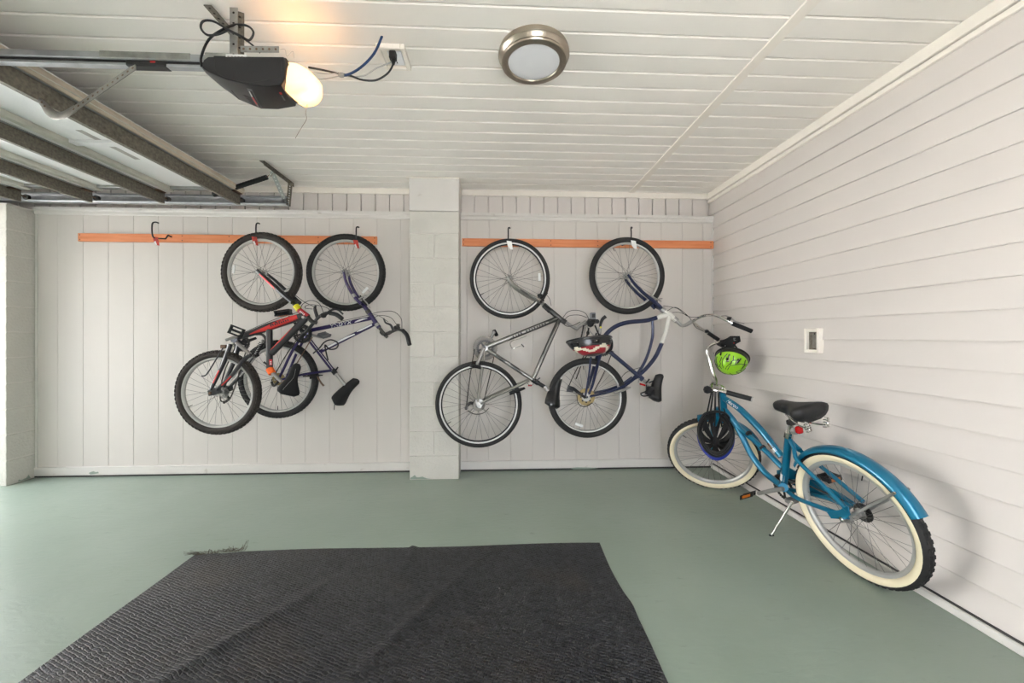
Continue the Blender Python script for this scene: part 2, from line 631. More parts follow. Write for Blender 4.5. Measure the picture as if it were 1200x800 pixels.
# ------------------------------------------------------------------ the room
H = 2.495                       # ceiling
XR = 1.975                      # right wall
YB = 3.435                      # back wall panelling
XL = -4.28                      # wall with the garage door opening
YF = -0.75                      # wall behind the camera
struct(MB().bb(XL - .25, XR + .2, YF - .2, YB + .3, -.1, 0).build('floor', 'floor'), 'sage green painted concrete garage floor')
struct(MB().bb(-14, 12, -14, YF - .2, -.12, -.02).build('yard', 'concrete'), 'pale concrete ground outside the added opening')  # ground laid outside the added opening to bounce daylight in
struct(MB().bb(-14, XL - .25, YF - .2, 12, -.12, -.02).build('driveway', 'concrete'), 'pale concrete driveway outside the garage door')
struct(MB().bb(-10.2, -10, -9, 12, -.12, 4.6).build('bounce_facade', 'exterior'), 'white wall added across the driveway to bounce daylight in')  # house front added out of view to shape the daylight coming in
struct(MB().bb(-9, XL - .25, -.35, -.2, -.12, 3.2).build('sky_blocker', 'blocker_dark'), 'tall dark screen added along the driveway to block skylight')  # added out of view to keep skylight off the left panelling
ceil = struct(MB().bb(XL - .25, XR + .2, YF - .2, YB + .3, H + .014, H + .2).build('ceiling', 'vinyl_gap'), 'cream vinyl plank ceiling')
wall_back = struct(MB().bb(XL - .25, XR + .2, YB + .085, YB + .3, 0, H + .014).build('wall_back', 'vinyl'), 'white panelled back wall')
wall_right = struct(MB().bb(XR + .03, XR + .2, YF - .2, YB + .085, 0, H + .014).build('wall_right', 'vinyl'), 'cream vinyl siding wall')
wf = MB()
DX0, DX1, DH = -.15, .95, 2.1     # opening added behind the camera to let in fill daylight
wf.bb(XL - .25, DX0, YF - .2, YF, 0, H + .014)
wf.bb(DX1, XR + .03, YF - .2, YF, 0, H + .014)
wf.bb(DX0, DX1, YF - .2, YF, DH, H + .014)
wall_front = struct(wf.build('wall_front', 'wall_paint', smooth=0), 'white wall behind the camera with an opening added for daylight')
wl = MB()
wl.bb(XL - .25, XL, YF, .1, 0, H + .014)
wl.bb(XL - .25, XL, .1, YB + .085, 2.24, H + .014)
wall_left = struct(wl.build('wall_left', 'block_paint', smooth=0), 'white wall with the garage door opening')
struct(MB().bb(XL - .3, XR + .3, YF - .3, YB + .4, H + .2, H + .35).build('roof', 'roof'), 'flat roof slab over the garage')

# ceiling planks
def plank_mesh(name, x0, x1, w, m, t=.014):
    mb = MB()
    c = .004
    y0, y1 = .0012, w - .0012
    prof = [(y0, t), (y0, c), (y0 + c, 0), (y1 - .011, 0), (y1 - .004, .005), (y1, .006), (y1, t)]
    mb.prism([(x0, y, z) for y, z in prof], (x1 - x0, 0, 0))
    return mb.mesh(name, m)
PW = .12
pmL = plank_mesh('ceiling_plank', XL, 1.226, PW, 'vinyl_ceiling')
pmR = plank_mesh('ceiling_plank', 1.262, XR + .02, PW, 'vinyl_ceiling')
y = 1.669 - PW * 20
while y < YB + .08:
    if y > YF - .1:
        piece('ceiling_plank', pmL, ceil, (0, y, H))
        piece('ceiling_plank', pmR, ceil, (0, y - .006, H))
    y += PW
struct(MB().bb(1.216, 1.272, YF, YB + .07, H - .006, H + .013, .003).build('trim_1', 'trim_cream'), 'cream seam strip across the ceiling')

# right wall: lapped siding
def siding_mesh(hh):
    mb = MB()
    prof = [(XR + .03, 0), (XR - .008, 0), (XR - .009, .006), (XR + .006, hh + .004), (XR + .03, hh + .004)]
    mb.prism([(x, YF, z) for x, z in prof], (0, YB + .07 - YF, 0))
    return mb.mesh('siding_board', 'vinyl', smooth=0)
SP = .1248
sm = siding_mesh(SP)
z = 1.1625 - SP * 9
for k in range(19):
    piece('siding_board', sm, wall_right, (0, 0, z + SP * k))
struct(MB().bb(XR - .012, XR + .03, YF, YB + .07, z + SP * 19, 2.437, .003).build('trim_2', 'trim_cream'), 'narrow cream siding strip under the ceiling')
struct(MB().bb(XR - .024, XR + .03, YF, YB + .07, 2.441, H + .004, .004).build('trim_3', 'trim_cream'), 'cream channel where wall meets ceiling')
br = MB().bb(XR - .034, XR + .03, YF, YB - .02, .0, .036, .004)
struct(br.build('baseboard_right', 'trim_white'), 'low white sill along the siding wall')
struct(MB().bb(XR - .02, XR + .03, YF, YB - .02, .036, .0405).build('trim_4', 'shade_gap'))  # dark strip painting the shade line above the sill

# back wall: vertical boards, cap trim, baseboard, ribbed band on top
def board_mesh(name, w, z0, z1, t, m, gap=.0004, cham=.0022):
    mb = MB()
    prof = [(gap, t), (gap, cham), (gap + cham, 0), (w - gap - cham, 0), (w - gap, cham), (w - gap, t)]
    mb.prism([(x, y_, z0) for x, y_ in prof], (0, 0, z1 - z0))
    return mb.mesh(name, m, smooth=0)
bm1 = board_mesh('wall_board', .204, 0, 2.24, .02, 'wall_paint')
x = -2.25 - .204 * 8
while x < -.7:
    piece('wall_board', bm1, wall_back, (x, YB, 0))
    x += .204
bm2 = board_mesh('wall_board', .1935, 0, 2.24, .02, 'wall_paint')
x = -.053 - .1935 * 2
while x + .1935 < XR:
    piece('wall_board', bm2, wall_back, (x, YB, 0))
    x += .1935
bm3 = board_mesh('wall_board', XR - .002 - x, 0, 2.24, .02, 'wall_paint')
piece('wall_board', bm3, wall_back, (x, YB, 0))
struct(MB().bb(XL, XR, YB + .02, YB + .085, 0, 2.24).build('trim_5', 'wall_paint'))
for i, (a, b_) in enumerate(((-3.855, -.704), (-.3, XR - .004))):
    mb = MB()
    prof = [(YB + .05, 2.208), (YB - .006, 2.208), (YB - .012, 2.214), (YB - .012, 2.236), (YB - .022, 2.246), (YB - .022, 2.268), (YB + .05, 2.268)]
    mb.prism([(a, yy, zz) for yy, zz in prof], (b_ - a, 0, 0))
    struct(mb.build('trim_%d' % (6 + i), 'trim_white', smooth=0), 'white cap trim on the wall panelling')
    mb = MB().bb(a, b_, YB - .015, YB + .004, .014, .085, .003)
    struct(mb.build('baseboard_back' if i == 0 else 'baseboard_back.001', 'trim_white'), 'chipped white baseboard')
    struct(MB().bb(a, b_, YB - .009, YB + .004, 0, .014).build('trim_%d' % (8 + i), 'shade_gap'))  # dark strip painting the shade under the baseboard
bm4 = board_mesh('band_slat', .125, 2.23, 2.452, .02, 'vinyl', gap=.004, cham=.003)
x = -.185 - .125 * 33
while x < XR:
    if x + .125 < XR + .01:
        piece('band_slat', bm4, wall_back, (x, YB + .062, 0))
    x += .125
struct(MB().bb(XL, XR, YB + .05, YB + .085, 2.446, H + .01, .003).build('trim_10', 'trim_cream'), 'cream channel above the ribbed band')
struct(MB().bb(XR - .006, XR + .03, YB - .004, YB + .085, 0, 2.24).build('trim_11', 'shade_gap'))  # dark strip painting the shade in the wall corner
for px in (-3.848, 1.962):
    struct(MB().bb(px, px + .012, YB - .01, YB + .01, .085, 2.21).build('trim_12', 'trim_white'))

# block pillars
CH = .2035
def pillar(name, x0, x1, z1, label, solid_top=None):
    root = struct(MB().bb(x0 + .004, x1 - .004, 3.244, YB + .085, 0, z1 - .001).build(name, 'mortar', smooth=0), label)
    full = MB().bb(x0, x1, 3.238, YB + .06, 0, CH - .008, .003).mesh('concrete_block', 'block_paint')
    xm = (x0 + x1) / 2
    hl = MB().bb(x0, xm - .003, 3.238, YB + .06, 0, CH - .008, .003).mesh('concrete_block', 'block_paint')
    hr = MB().bb(xm + .003, x1, 3.238, YB + .06, 0, CH - .008, .003).mesh('concrete_block', 'block_paint')
    k = 0
    while (k + 1) * CH < z1 + .001:
        if k % 2 == 0:
            piece('concrete_block', full, root, (0, 0, k * CH))
        else:
            piece('concrete_block', hl, root, (0, 0, k * CH))
            piece('concrete_block', hr, root, (0, 0, k * CH))
        k += 1
    if z1 - k * CH > .02:
        piece('concrete_block', MB().bb(x0, x1, 3.238, YB + .06, k * CH, z1 - .002, .003).mesh('concrete_block', 'block_paint'), root)
    return root
pil = pillar('pillar', -.704, -.3, 2.22, 'white painted block pillar between the panelled wall sections')
cl = MB().bb(-.707, -.297, 3.232, YB + .085, 2.22, H + .002, .003)
cl.build('cladding', 'trim_white', pil)
MB().bb(-.73, -.29, 3.222, YB + .08, H - .008, H + .002, .002).build('top_channel', 'trim_cream', pil)
pil2 = pillar('pillar.001', XL, -3.855, 2.24, 'white painted block pillar beside the garage door opening')

# paint chips showing the floor colour at the foot of the walls
def chip(poly, ext, parent):
    MB().prism(poly, ext).build('paint_chip', 'floor', parent, smooth=0)
chip([P(u, v, 3.2375) for u, v in ((480.5, 561.3), (481, 559.5), (484, 558), (486, 556.3), (488, 558.8), (491, 559), (495, 558.2), (500, 560.3), (506, 561.1))], (0, -.0006, 0), pil)
def PXW(u, v, X_):
    d = ray(u, v)
    return CAMP + d * (X_ / d.x)
chip([PXW(u, v, -3.8545) for u, v in ((21, 564), (22, 561.5), (25, 562.5), (31, 559.5), (33.5, 556), (35, 558.5), (36, 560), (30, 562))], (.0006, 0, 0), pil2)
bbk = bpy.data.objects['baseboard_back']
chip([P(u, v, YB - .0155) for u, v in ((104, 554), (107, 552.6), (110, 551.8), (112, 553), (115, 552.4), (116, 554.3), (110, 555.4), (106, 555.8))], (0, -.0006, 0), bbk)
chip([P(u, v, YB - .0155) for u, v in ((668, 548.2), (676, 547.4), (690, 547.6), (702, 548.2), (690, 549.4), (672, 549.6))], (0, -.0006, 0), bpy.data.objects['baseboard_back.001'])

# rug
def rug():
    x0, x1, y0, y1 = -1.615, .592, .35, 2.19
    nx, ny = 130, 110
    vs, fs = [], []
    def hgt(x, y_):
        z_ = .007
        # soft creases
        z_ += .012 * math.exp(-((x + .455 - (2.19 - y_) * .05) / .016) ** 2) * max(0, 1 - (2.19 - y_) / .25)
        for (cx, cy, ax, ay, amp, w_) in ((-1.05, 1.5, .55, .84, .010, .03), (-.35, 1.6, .5, .86, .009, .03), (.25, 1.3, .2, .98, .007, .05), (-.6, 1.1, .95, .3, .007, .05)):
            q = (x - cx) * ay - (y_ - cy) * ax
            s_ = (x - cx) * ax + (y_ - cy) * ay
            z_ += amp * math.exp(-(q / w_) ** 2) * math.exp(-(s_ / .45) ** 2)
        return z_ + .0018 * math.sin(x * 9 + 1.3 * math.sin(y_ * 5)) * math.sin(y_ * 7)
    for j in range(ny + 1):
        for i in range(nx + 1):
            xx = x0 + (x1 - x0) * i / nx
            yy = y0 + (y1 - y0) * j / ny
            if j == ny:
                yy += .006 * math.sin(xx * 5) + (-.03 * max(0, (-1.38 - xx) / .235))
            if i == nx:
                xx += .006 * math.sin(yy * 9) + .008 * math.exp(-((yy - 1.68) / .06) ** 2)
            vs.append((xx, yy, max(.003, hgt(xx, yy))))
    n = len(vs)
    vs += [(p[0], p[1], 0.0005) for p in vs]
    for j in range(ny):
        for i in range(nx):
            a = j * (nx + 1) + i
            fs.append((a, a + 1, a + nx + 2, a + nx + 1))
            fs.append((n + a, n + a + nx + 1, n + a + nx + 2, n + a + 1))
    W = nx + 1
    for i in range(nx):
        fs.append((i, n + i, n + i + 1, i + 1))
        t = ny * W + i
        fs.append((t, t + 1, n + t + 1, n + t))
    for j in range(ny):
        a, b_ = j * W, j * W + nx
        fs.append((a, a + W, n + a + W, n + a))
        fs.append((b_, n + b_, n + b_ + W, b_ + W))
    r = thing('floor_mat', (-.5, 1.3, 0), 'large charcoal woven floor mat with a frayed corner', 'mat')
    mb = MB(); mb.add(vs, fs)
    mb.build('mat_sheet', 'rug', r, smooth=60)
    fr = MB()
    random.seed(3)
    for k in range(110):
        t = random.random()
        bx = -1.60 + .235 * t
        by = 2.16 + .03 * t
        if t > .88:
            dx, dy, dz = random.uniform(-.01, .03), random.uniform(-.005, .03), random.uniform(.01, .05)
        elif t < .2:
            dx, dy, dz = random.uniform(-.09, 0), random.uniform(-.01, .02), random.uniform(.0, .012)
        else:
            dx, dy, dz = random.uniform(-.03, .03), random.uniform(-.005, .025), random.uniform(0, .022)
        p = Vector((bx, by, .008))
        q = p + Vector((dx, dy, dz))
        fr.tube([p, (p + q) / 2 + Vector((random.uniform(-.008, .008), random.uniform(-.008, .008), .004)), q], .0011, 3)
    o = fr.build('frayed_fringe', 'fray', r)
    o['kind'] = 'stuff'
    o['label'] = 'loose frayed threads at the corner'
rug()

# ------------------------------------------------------------------ overhead garage door (open) and its track
DY0, DY1 = .12, 3.24
DX = (-2.034, -2.625, -3.18, -3.72, -4.25)
DZ0, DZ1 = 2.337, 2.392
gd = thing('garage_door', (-3.14, 1.68, DZ0), 'open sectional garage door with shade-toned steel struts hanging under the ceiling', 'garage door')
for i in range(4):
    xa, xb = DX[i], DX[i + 1] + .006
    skin = MB().bb(xb, xa, DY0, DY1, DZ1 - .018, DZ1 - .002)
    s_ = skin.build('door_section', 'door_white', gd)
    e = MB()
    if i == 0:   # rounded leading edge
        prof = [(xa - .02, DZ0), (xa - .006, DZ0), (xa + .004, DZ0 + .012), (xa + .007, DZ0 + .027), (xa + .004, DZ0 + .042), (xa - .006, DZ1), (xa - .02, DZ1)]
        e.prism([(px, DY0, pz) for px, pz in prof], (0, DY1 - DY0, 0))
        e.build('edge_rail', 'door_edge', s_)
        MB().bb(xa + .003, xa + .0072, DY0, DY1 - .004, DZ0 + .012, DZ0 + .017).build('edge_groove', 'door_rail', s_)
    else:
        e.bb(xa - .045, xa, DY0, DY1, DZ0 + .004, DZ1, .004)
        e.build('edge_rail', 'door_white', s_)
    if i < 3:
        MB().bb(xb, xb + .045, DY0, DY1, DZ0 + .006, DZ1, .005).build('edge_rail', 'door_rail', s_)
    st = MB()
    for yy in (DY0, DY0 + (DY1 - DY0) * .25, DY0 + (DY1 - DY0) * .5, DY0 + (DY1 - DY0) * .75, DY1 - .05):
        MB().bb(xb + .045, xa - .04, yy, yy + .05, DZ0 + .018, DZ1 - .017, .002).build('stile', 'galv' if yy > 3.1 else 'door_white', s_)
    # U shaped strut
    w = xa - .03
    stt = MB()
    stt.bb(w - .003, w, DY0 - .002, DY1 + .004, DZ0 - .087, DZ0 + .003)
    stt.bb(w - .024, w, DY0, DY1 + .002, DZ0 + .001, DZ0 + .004)
    stt.bb(w - .024, w - .003, DY0, DY1 + .002, DZ0 - .087, DZ0 - .084)
    stt.build('strut', 'galv_shaded', gd)
    MB().bb(w, w + .016, DY0, DY1 - .02, DZ0 - .002, DZ0 + .002).build('strut_flange', 'rail_steel', gd)
    # end hinge and roller
    hg = MB()
    hg.bb(w - .05, w + .03, DY1 - .09, DY1 - .02, DZ0 - .012, DZ0 - .004)
    hg.bb(w - .035, w - .02, DY1 - .05, DY1 - .01, DZ0 - .04, DZ0)
    hg.cyl((w - .027, DY1 - .06, DZ0 - .03), (w - .027, DY1 + .07, DZ0 - .03), .006)
    h_ = hg.build('hinge', 'rusty_steel', gd)
    MB().cyl((w - .027, DY1 + .055, DZ0 - .03), (w - .027, DY1 + .075, DZ0 - .03), .022, seg=16).build('roller', 'steel_dark', h_)
    for yy in (DY0 + 1.55,):
        MB().bb(w - .06, w + .02, yy, yy + .06, DZ0 - .006, DZ0 + .003).build('hinge', 'galv', gd)
    for (ya, yb) in ((1.62, 1.92), (2.35, 2.72)):
        MB().bb(xb + .2, xb + .235, ya, yb, DZ1 - .0195, DZ1 - .0182).build('tape_strip', 'tape_grey', s_)

tr = thing('door_track', (-2.9, 3.33, 2.276), 'galvanized overhead door track with perforated hangers and black spring', 'door track')
t = MB()
x0, x1 = XL + .02, -1.733
prof = [(3.305, 2.350), (3.30, 2.344), (3.30, 2.336), (3.304, 2.336), (3.304, 2.342), (3.309, 2.346), (3.345, 2.346), (3.349, 2.340), (3.349, 2.286), (3.345, 2.280), (3.309, 2.280), (3.304, 2.284), (3.304, 2.29), (3.30, 2.29), (3.30, 2.282), (3.305, 2.276), (3.348, 2.276), (3.353, 2.283), (3.353, 2.343), (3.348, 2.350)]
t.prism([(x0, a, b) for a, b in prof], (x1 - x0, 0, 0))
t.build('track_rail', 'rail_steel', tr)
def perf_strip(name, a, b, w, n, parent, m='galv', th=.003, wdir=None, nrm=None, hole=.0045, hm='hole_dark'):
    """perforated steel strip from a to b, holes as dark discs on both faces"""
    a, b = Vector(a), Vector(b)
    d = (b - a).normalized()
    wd = Vector(wdir)
    wd = (wd - d * wd.dot(d)).normalized()
    nn = d.cross(wd)
    mb = MB().box((a + b) / 2, ((b - a).length, w, th), (d, wd, nn))
    o = mb.build(name, m, parent)
    hb = MB()
    for k in range(n):
        c = a + (b - a) * ((k + .5) / n)
        hb.cyl(c - nn * (th / 2 + .0005), c + nn * (th / 2 + .0005), hole, seg=8)
    hb.build('holes', hm, o)['kind'] = 'stuff'
    return o
ca, cb = Vector((-1.735, 2.97, H - .004)), Vector((-1.735, 3.40, H - .004))
perf_strip('hanger_angle', ca, cb, .035, 9, tr, 'galv_shaded', wdir=(1, 0, 0))
perf_strip('hanger_angle', ca + Vector((.016, 0, -.016)), cb + Vector((.016, 0, -.016)), .032, 9, tr, 'galv_shaded', wdir=(0, 0, 1))
perf_strip('hanger_strap', (-1.745, 3.12, H - .02), (-1.75, 3.335, 2.30), .034, 9, tr, 'galv', wdir=(1, 0, 0), hm='label_white')
perf_strip('hanger_strap', (-1.72, 3.345, H - .02), (-1.74, 3.352, 2.28), .034, 10, tr, 'galv_shaded', wdir=(1, .3, 0), hm='label_white')
sp = MB()
pa, pb = P(250, 228, 3.15), P(313, 207.5, 3.15)
sp.tube([pa + (pb - pa) * (i / 40) for i in range(41)], [.019 if i % 2 else .0175 for i in range(41)], 12)
s0 = sp.build('spring', 'plastic_black', tr)
hk = MB()
pc = P(322, 203.5, 3.12)
hk.tube(spline([pb, pb + (pc - pb) * .3 + Vector((0, 0, .012)), pb + (pc - pb) * .55 - Vector((0, 0, .006)), pb + (pc - pb) * .8 + Vector((0, 0, .01)), pc]), .0035, 6)
hk.build('spring_hook', 'chrome', s0)

# ------------------------------------------------------------------ garage door opener
OY0, OY1 = 1.555, 1.80
op = thing('garage_door_opener', P(290, 120, 1.68), 'black garage door opener with a lit amber lens and steel rail', 'door opener')
def opener():
    yc = (OY0 + OY1) / 2
    A = lambda u, v: P(u, v, OY0)
    # side silhouette (near face), then depth towards the wall with the bulged belly
    top_l, top_r = A(243, 67), A(335, 66)
    sil_top = [A(236, 76), A(238, 70), A(243, 66.5), A(280, 66), A(333, 66.5), A(336, 72)]
    sil_bot = [A(334, 92), A(330, 100), A(312, 101.5), A(290, 99), A(265, 93), A(246, 85), A(236.5, 79)]
    side = sil_top + sil_bot
    D = OY1 - OY0
    YFAR = 1.78
    far_bot = [P(347, 122.5, YFAR), P(346, 124, YFAR), P(326, 127.5, YFAR), P(306, 127, YFAR), P(283, 117.5, YFAR), P(262, 103, YFAR), P(248, 90, YFAR)]
    far = [p + Vector((0, YFAR - OY0, 0)) for p in sil_top] + far_bot
    rings = []
    c0 = sum(side, Vector()) / len(side)
    c1 = sum(far, Vector()) / len(far)
    for t_, sc, bul in ((0, .975, 0), (.03, 1, 0), (.25, 1, .004), (.5, 1, .006), (.75, 1, .004), (.97, 1, 0), (1, .96, 0)):
        ring = []
        cc = c0.lerp(c1, t_)
        for k, (p, q) in enumerate(zip(side, far)):
            r_ = p.lerp(q, t_)
            if k >= len(sil_top):
                r_ = r_ - Vector((0, 0, bul))
            ring.append(cc + (r_ - cc) * sc)
        rings.append(ring)
    MB().loft(rings).build('housing', 'plastic_dark', op, smooth=50)
    nb = sil_bot[::-1]
    fb_ = far_bot[::-1]
    US = (236.5, 246, 265, 290, 312, 330, 334)
    rows = []
    for k in range(7):
        rows.append([nb[k].lerp(fb_[k], q / 8) - Vector((0, 0, .0015 + .006 * math.sin(PI * q / 8))) for q in range(9)])
    vs = [p for r_ in rows for p in r_]
    MB().add(vs, [(i * 9 + j, i * 9 + j + 1, (i + 1) * 9 + j + 1, (i + 1) * 9 + j) for i in range(6) for j in range(8)]).build('belly_cover', 'plastic_black', op, smooth=50)
    # inset panel line on the side
    pl = [A(252, 69), A(253, 82), A(262, 90), A(282, 95.5), A(300, 96), A(318, 92), A(328.5, 87.5), A(330, 72)]
    MB().tube([p - Vector((0, .0006, 0)) for p in spline(pl, 5)], .0011, 5).build('panel_seam', 'print_dark', op)
    # brand strips on the cover
    def on_cover(u, t, off=.0015):
        us = US
        for a in range(6):
            if us[a] <= u <= us[a + 1]:
                w = (u - us[a]) / (us[a + 1] - us[a])
                p0 = [rows[a][min(8, int(t * 8))].lerp(rows[a][min(8, int(t * 8) + 1)], t * 8 % 1), rows[a + 1][min(8, int(t * 8))].lerp(rows[a + 1][min(8, int(t * 8) + 1)], t * 8 % 1)]
                return p0[0].lerp(p0[1], w) - Vector((0, .001, off))
        return rows[-1][4]
    def strip(name, m, u0, u1, t0, t1, n=8, par=op, off=.0015):
        vs, fs = [], []
        for i in range(n + 1):
            t_ = t0 + (t1 - t0) * i / n
            vs += [on_cover(u0, t_, off), on_cover(u1, t_, off)]
        fs = [(2 * i, 2 * i + 1, 2 * i + 3, 2 * i + 2) for i in range(n)]
        return MB().add(vs, fs).build(name, m, par)
    strip('brand_strip', 'plastic_grey', 287, 293, .12, .9)
    strip('brand_strip', 'print_dark', 289.4, 292, .18, .86, off=.0025)
    strip('brand_print', 'print_red', 287.8, 289.8, .42, .74, off=.003)
    strip('brand_print', 'label_white', 288, 289.4, .2, .4, off=.003)
    strip('logo_strip', 'print_dark', 323, 327, .16, .6)
    strip('logo_print', 'print_red', 323.6, 326.2, .2, .3, off=.0025)
    strip('logo_print', 'plastic_grey', 324, 325.6, .33, .56, off=.0025)
    for k in range(9):
        strip('rib', 'plastic_dark', 299, 321, .14 + k * .08, .155 + k * .08, n=1)
    dk = strip('air_scoop', 'hole_dark', 262, 286, .45, .95, off=.0012)
    # light lens
    c = P(343, 95, yc - .02)
    ax = (Vector((1, 0, 0)), Vector((0, 1, 0)), Vector((0, 0, 1)))
    lens = MB()
    r0 = []
    x0_ = A(333, 85).x
    ylc, zt_, zb_l = 1.655, P(350, 70, OY0 + .03).z, P(352, 119.5, 1.67).z
    for i in range(10):
        t_ = i / 9
        kk = math.sqrt(max(.02, 1 - (t_ * .97) ** 2.6))
        ring = []
        for k in range(20):
            q = 2 * PI * k / 20
            cy, cz = math.cos(q), math.sin(q)
            cy = math.copysign(abs(cy) ** .6, cy); cz = math.copysign(abs(cz) ** .6, cz)
            sk = -.03 * (1 - cy) * .5      # far side sits further left, following the housing edge
            ring.append(Vector((x0_ + .004 + .088 * t_ + sk * (1 - t_ * .5), ylc + .088 * cy * kk, (zt_ + zb_l) / 2 + .006 * t_ + (zt_ - zb_l) / 2 * cz * kk)))
        r0.append(ring)
    lens.loft(r0)
    keep = []
    for f in lens.f:      # the lens is open on top
        c3 = sum((lens.v[i] for i in f), Vector()) / len(f)
        if not (c3.z > zt_ - .012 and len(f) == 4):
            keep.append(f)
    lens.f = keep
    lens.build('light_lens', 'lens_warm', op, smooth=60)['label'] = 'glowing amber-white light lens'
    # top plate with the white sticker, hanger brackets
    MB().bb(A(246, 66).x, A(333, 66).x, OY0 + .015, OY1 - .02, A(290, 66).z - .002, A(290, 66).z + .012, .004).build('top_plate', 'plastic_black', op)
    MB().bb(A(262, 64).x, A(287, 64).x, OY0 + .012, OY0 + .015, A(275, 66.3).z, A(275, 61).z).build('sticker', 'label_white', op)
    for k in range(5):
        MB().bb(A(264 + 4 * k, 64).x, A(266.6 + 4 * k, 64).x, OY0 + .0112, OY0 + .0121, A(275, 64.6).z, A(275, 63.2).z).build('sticker_print', 'tape_grey', op)
    yb = OY0 + .04
    zb = A(290, 65).z + .008
    perf_strip('hanger_bracket', P(282, 57.5, yb), P(327, 58, yb), .024, 6, op, 'galv', wdir=(0, 0, 1), hm='rusty_steel')
    perf_strip('hanger_bracket', Vector((P(274, 60, yb).x, yb, zb)), Vector((P(274, 38, yb).x, yb, H - .004)), .03, 5, op, 'galv', wdir=(1, 0, 0))
    perf_strip('hanger_bracket', Vector((P(281, 60, yb + .02).x, yb + .02, zb)), Vector((P(281, 40, yb + .02).x, yb + .02, H - .004)), .03, 5, op, 'galv_shaded', wdir=(1, .4, 0))
    perf_strip('ceiling_angle', PZ(243, 6, H - .006), PZ(278, 46, H - .006), .03, 7, op, 'galv_shaded', wdir=(1, 0, 0))
    # rail
    ry = 1.672
    rz1, rz0 = P(180, 64.5, ry).z, P(180, 80, ry).z
    xr1 = A(246, 76).x
    rl = MB()
    h_ = (rz1 - rz0)
    rl.bb(XL + .03, xr1, ry - .014, ry + .014, rz1 - h_ * .52, rz1, .003)
    rl.build('rail', 'rail_steel', op)
    MB().bb(XL + .03, xr1, ry - .006, ry + .006, rz0 + h_ * .2, rz1 - h_ * .51).build('belt', 'rubber', op)
    MB().bb(XL + .03, xr1, ry - .014, ry + .014, rz0, rz0 + h_ * .22, .002).build('rail_lip', 'rail_steel', op)
    xs = P(120, 70, ry).x
    MB().bb(xs, xs + .36, ry - .016, ry + .016, rz1 - h_ * .5, rz1 + .003, .003).build('rail_sleeve', 'galv', op)
    xt = P(160, 78, ry).x
    tl = MB().bb(xt - .03, xt + .13, ry - .018, ry + .018, rz0 - .002, rz0 + h_ * .4, .004)
    tl.build('trolley', 'plastic_black', op)
    MB().bb(xt + .07, xt + .09, ry - .0195, ry - .018, rz0 + h_ * .2, rz0 + h_ * .32).build('trolley_print', 'print_red', op)
    MB().bb(xr1 - .09, xr1 + .01, ry - .022, ry + .022, rz0 - .004, rz1 + .004, .003).build('rail_bracket', 'galv', op)
    # arm to the door: straight perforated strap and curved piece
    pa_, pb_ = P(159, 78, ry - .02), P(84, 130, 1.73)
    perf_strip('door_arm', pa_, pb_, .034, 13, op, 'strap_steel', wdir=(0, .2, 1), hole=.0055, hm='rusty_steel')
    cv = [P(88, 127, 1.73), P(76, 134, 1.74), P(66, 135.5, 1.76), P(57, 130, 1.79), P(51, 122, 1.82), P(44, 115.5, 1.86)]
    a = MB().tube(spline(cv, 5), [.017, .018, .019, .018, .014, .010], 10, flat=(0, 1, -.1)).build('curved_arm', 'strap_steel', op)
    for (u_, v_, y_) in ((49, 120, 1.828), (52.5, 124.5, 1.81)):
        c_ = P(u_, v_, y_ - .008)
        MB().cyl(c_, c_ - Vector((0, .002, 0)), .004, seg=8).build('bolt', 'rusty_steel', a)
    # cord loops tied at the hanger
    k = yb - .02
    cord = [P(236, 78, k), P(236, 66, k), P(245, 46, k), P(262, 34, k), P(276, 29, k + .02), P(290, 30.5, k + .02), P(297, 38, k + .02), P(292, 47, k + .02), P(282, 42, k), P(266, 34, k - .01), P(250, 25, k - .02), P(238, 25, k - .02), P(235.5, 33, k - .02), P(243, 41, k - .02), P(256, 40, k - .01), P(268, 35, k)]
    MB().tube(spline(cord, 6), .0042, 8).build('cord_loop', 'cord_black', op)
    MB().tube(spline([P(268, 36, k), P(282, 43, k + .01), P(296, 53, k + .03), P(305, 62, k + .05)], 5), .0035, 7).build('cord_tail', 'cord_black', op)
    MB().tube(spline([P(328, 58, yb), P(334, 58, yb), P(336, 66, yb), P(343, 60, yb), P(345, 68, yb)], 5), .0008, 4).build('antenna_wire', 'cord_grey', op)
    yw = yc
    MB().tube(spline([P(360, 122, yw), P(358.5, 132, yw), P(359, 140, yw), P(353, 150, yw), P(346, 162, yw)], 5), .0009, 4).build('antenna_wire', 'wire_tan', op)
    # leads running from the back of the lens to the ceiling outlet
    ya = 1.78
    o1 = PZ(461, 62, H - .03)
    MB().tube(spline([P(362, 79, yc), P(378, 82, ya), P(396, 86, ya + .01), P(410, 88.5, ya + .01), P(424, 93.5, ya + .02), P(440, 94, ya + .03), P(453, 87, ya + .03), P(459.5, 78, ya + .02), P(461.5, 69, ya)], 6), .0042, 8).build('power_cord', 'cord_black', op)
    MB().tube(spline([P(366, 93, yc), P(380, 92.5, ya), P(396, 89.5, ya), P(402, 88.8, ya + .01)], 5), .0022, 6).build('lead_wire', 'cord_grey', op)
    MB().tube(spline([P(364, 84, yc), P(380, 86.5, ya), P(396, 85.5, ya)], 5), .0018, 6).build('lead_wire', 'cord_grey', op)
    MB().ball(P(400, 88, ya + .005), (.016, .012, .010), 8).build('cord_tape', 'galv', op)
    pg = MB()
    pg.bb(o1.x - .017, o1.x + .013, o1.y - .016, o1.y + .016, H - .062, H - .026, .004)
    pg.cyl((o1.x, o1.y - .004, H - .085), (o1.x, o1.y, H - .06), .006, .011)
    pg.build('plug', 'cord_black', op)
    # real lamp in the lens: shines from its far end
    l = bpy.data.lights.new('opener_bulb', 'POINT')
    l.energy = 1.15
    l.color = (1.0, .52, .18)
    l.shadow_soft_size = .024
    lo = bpy.data.objects.new('opener_bulb', l)
    COL.objects.link(lo)
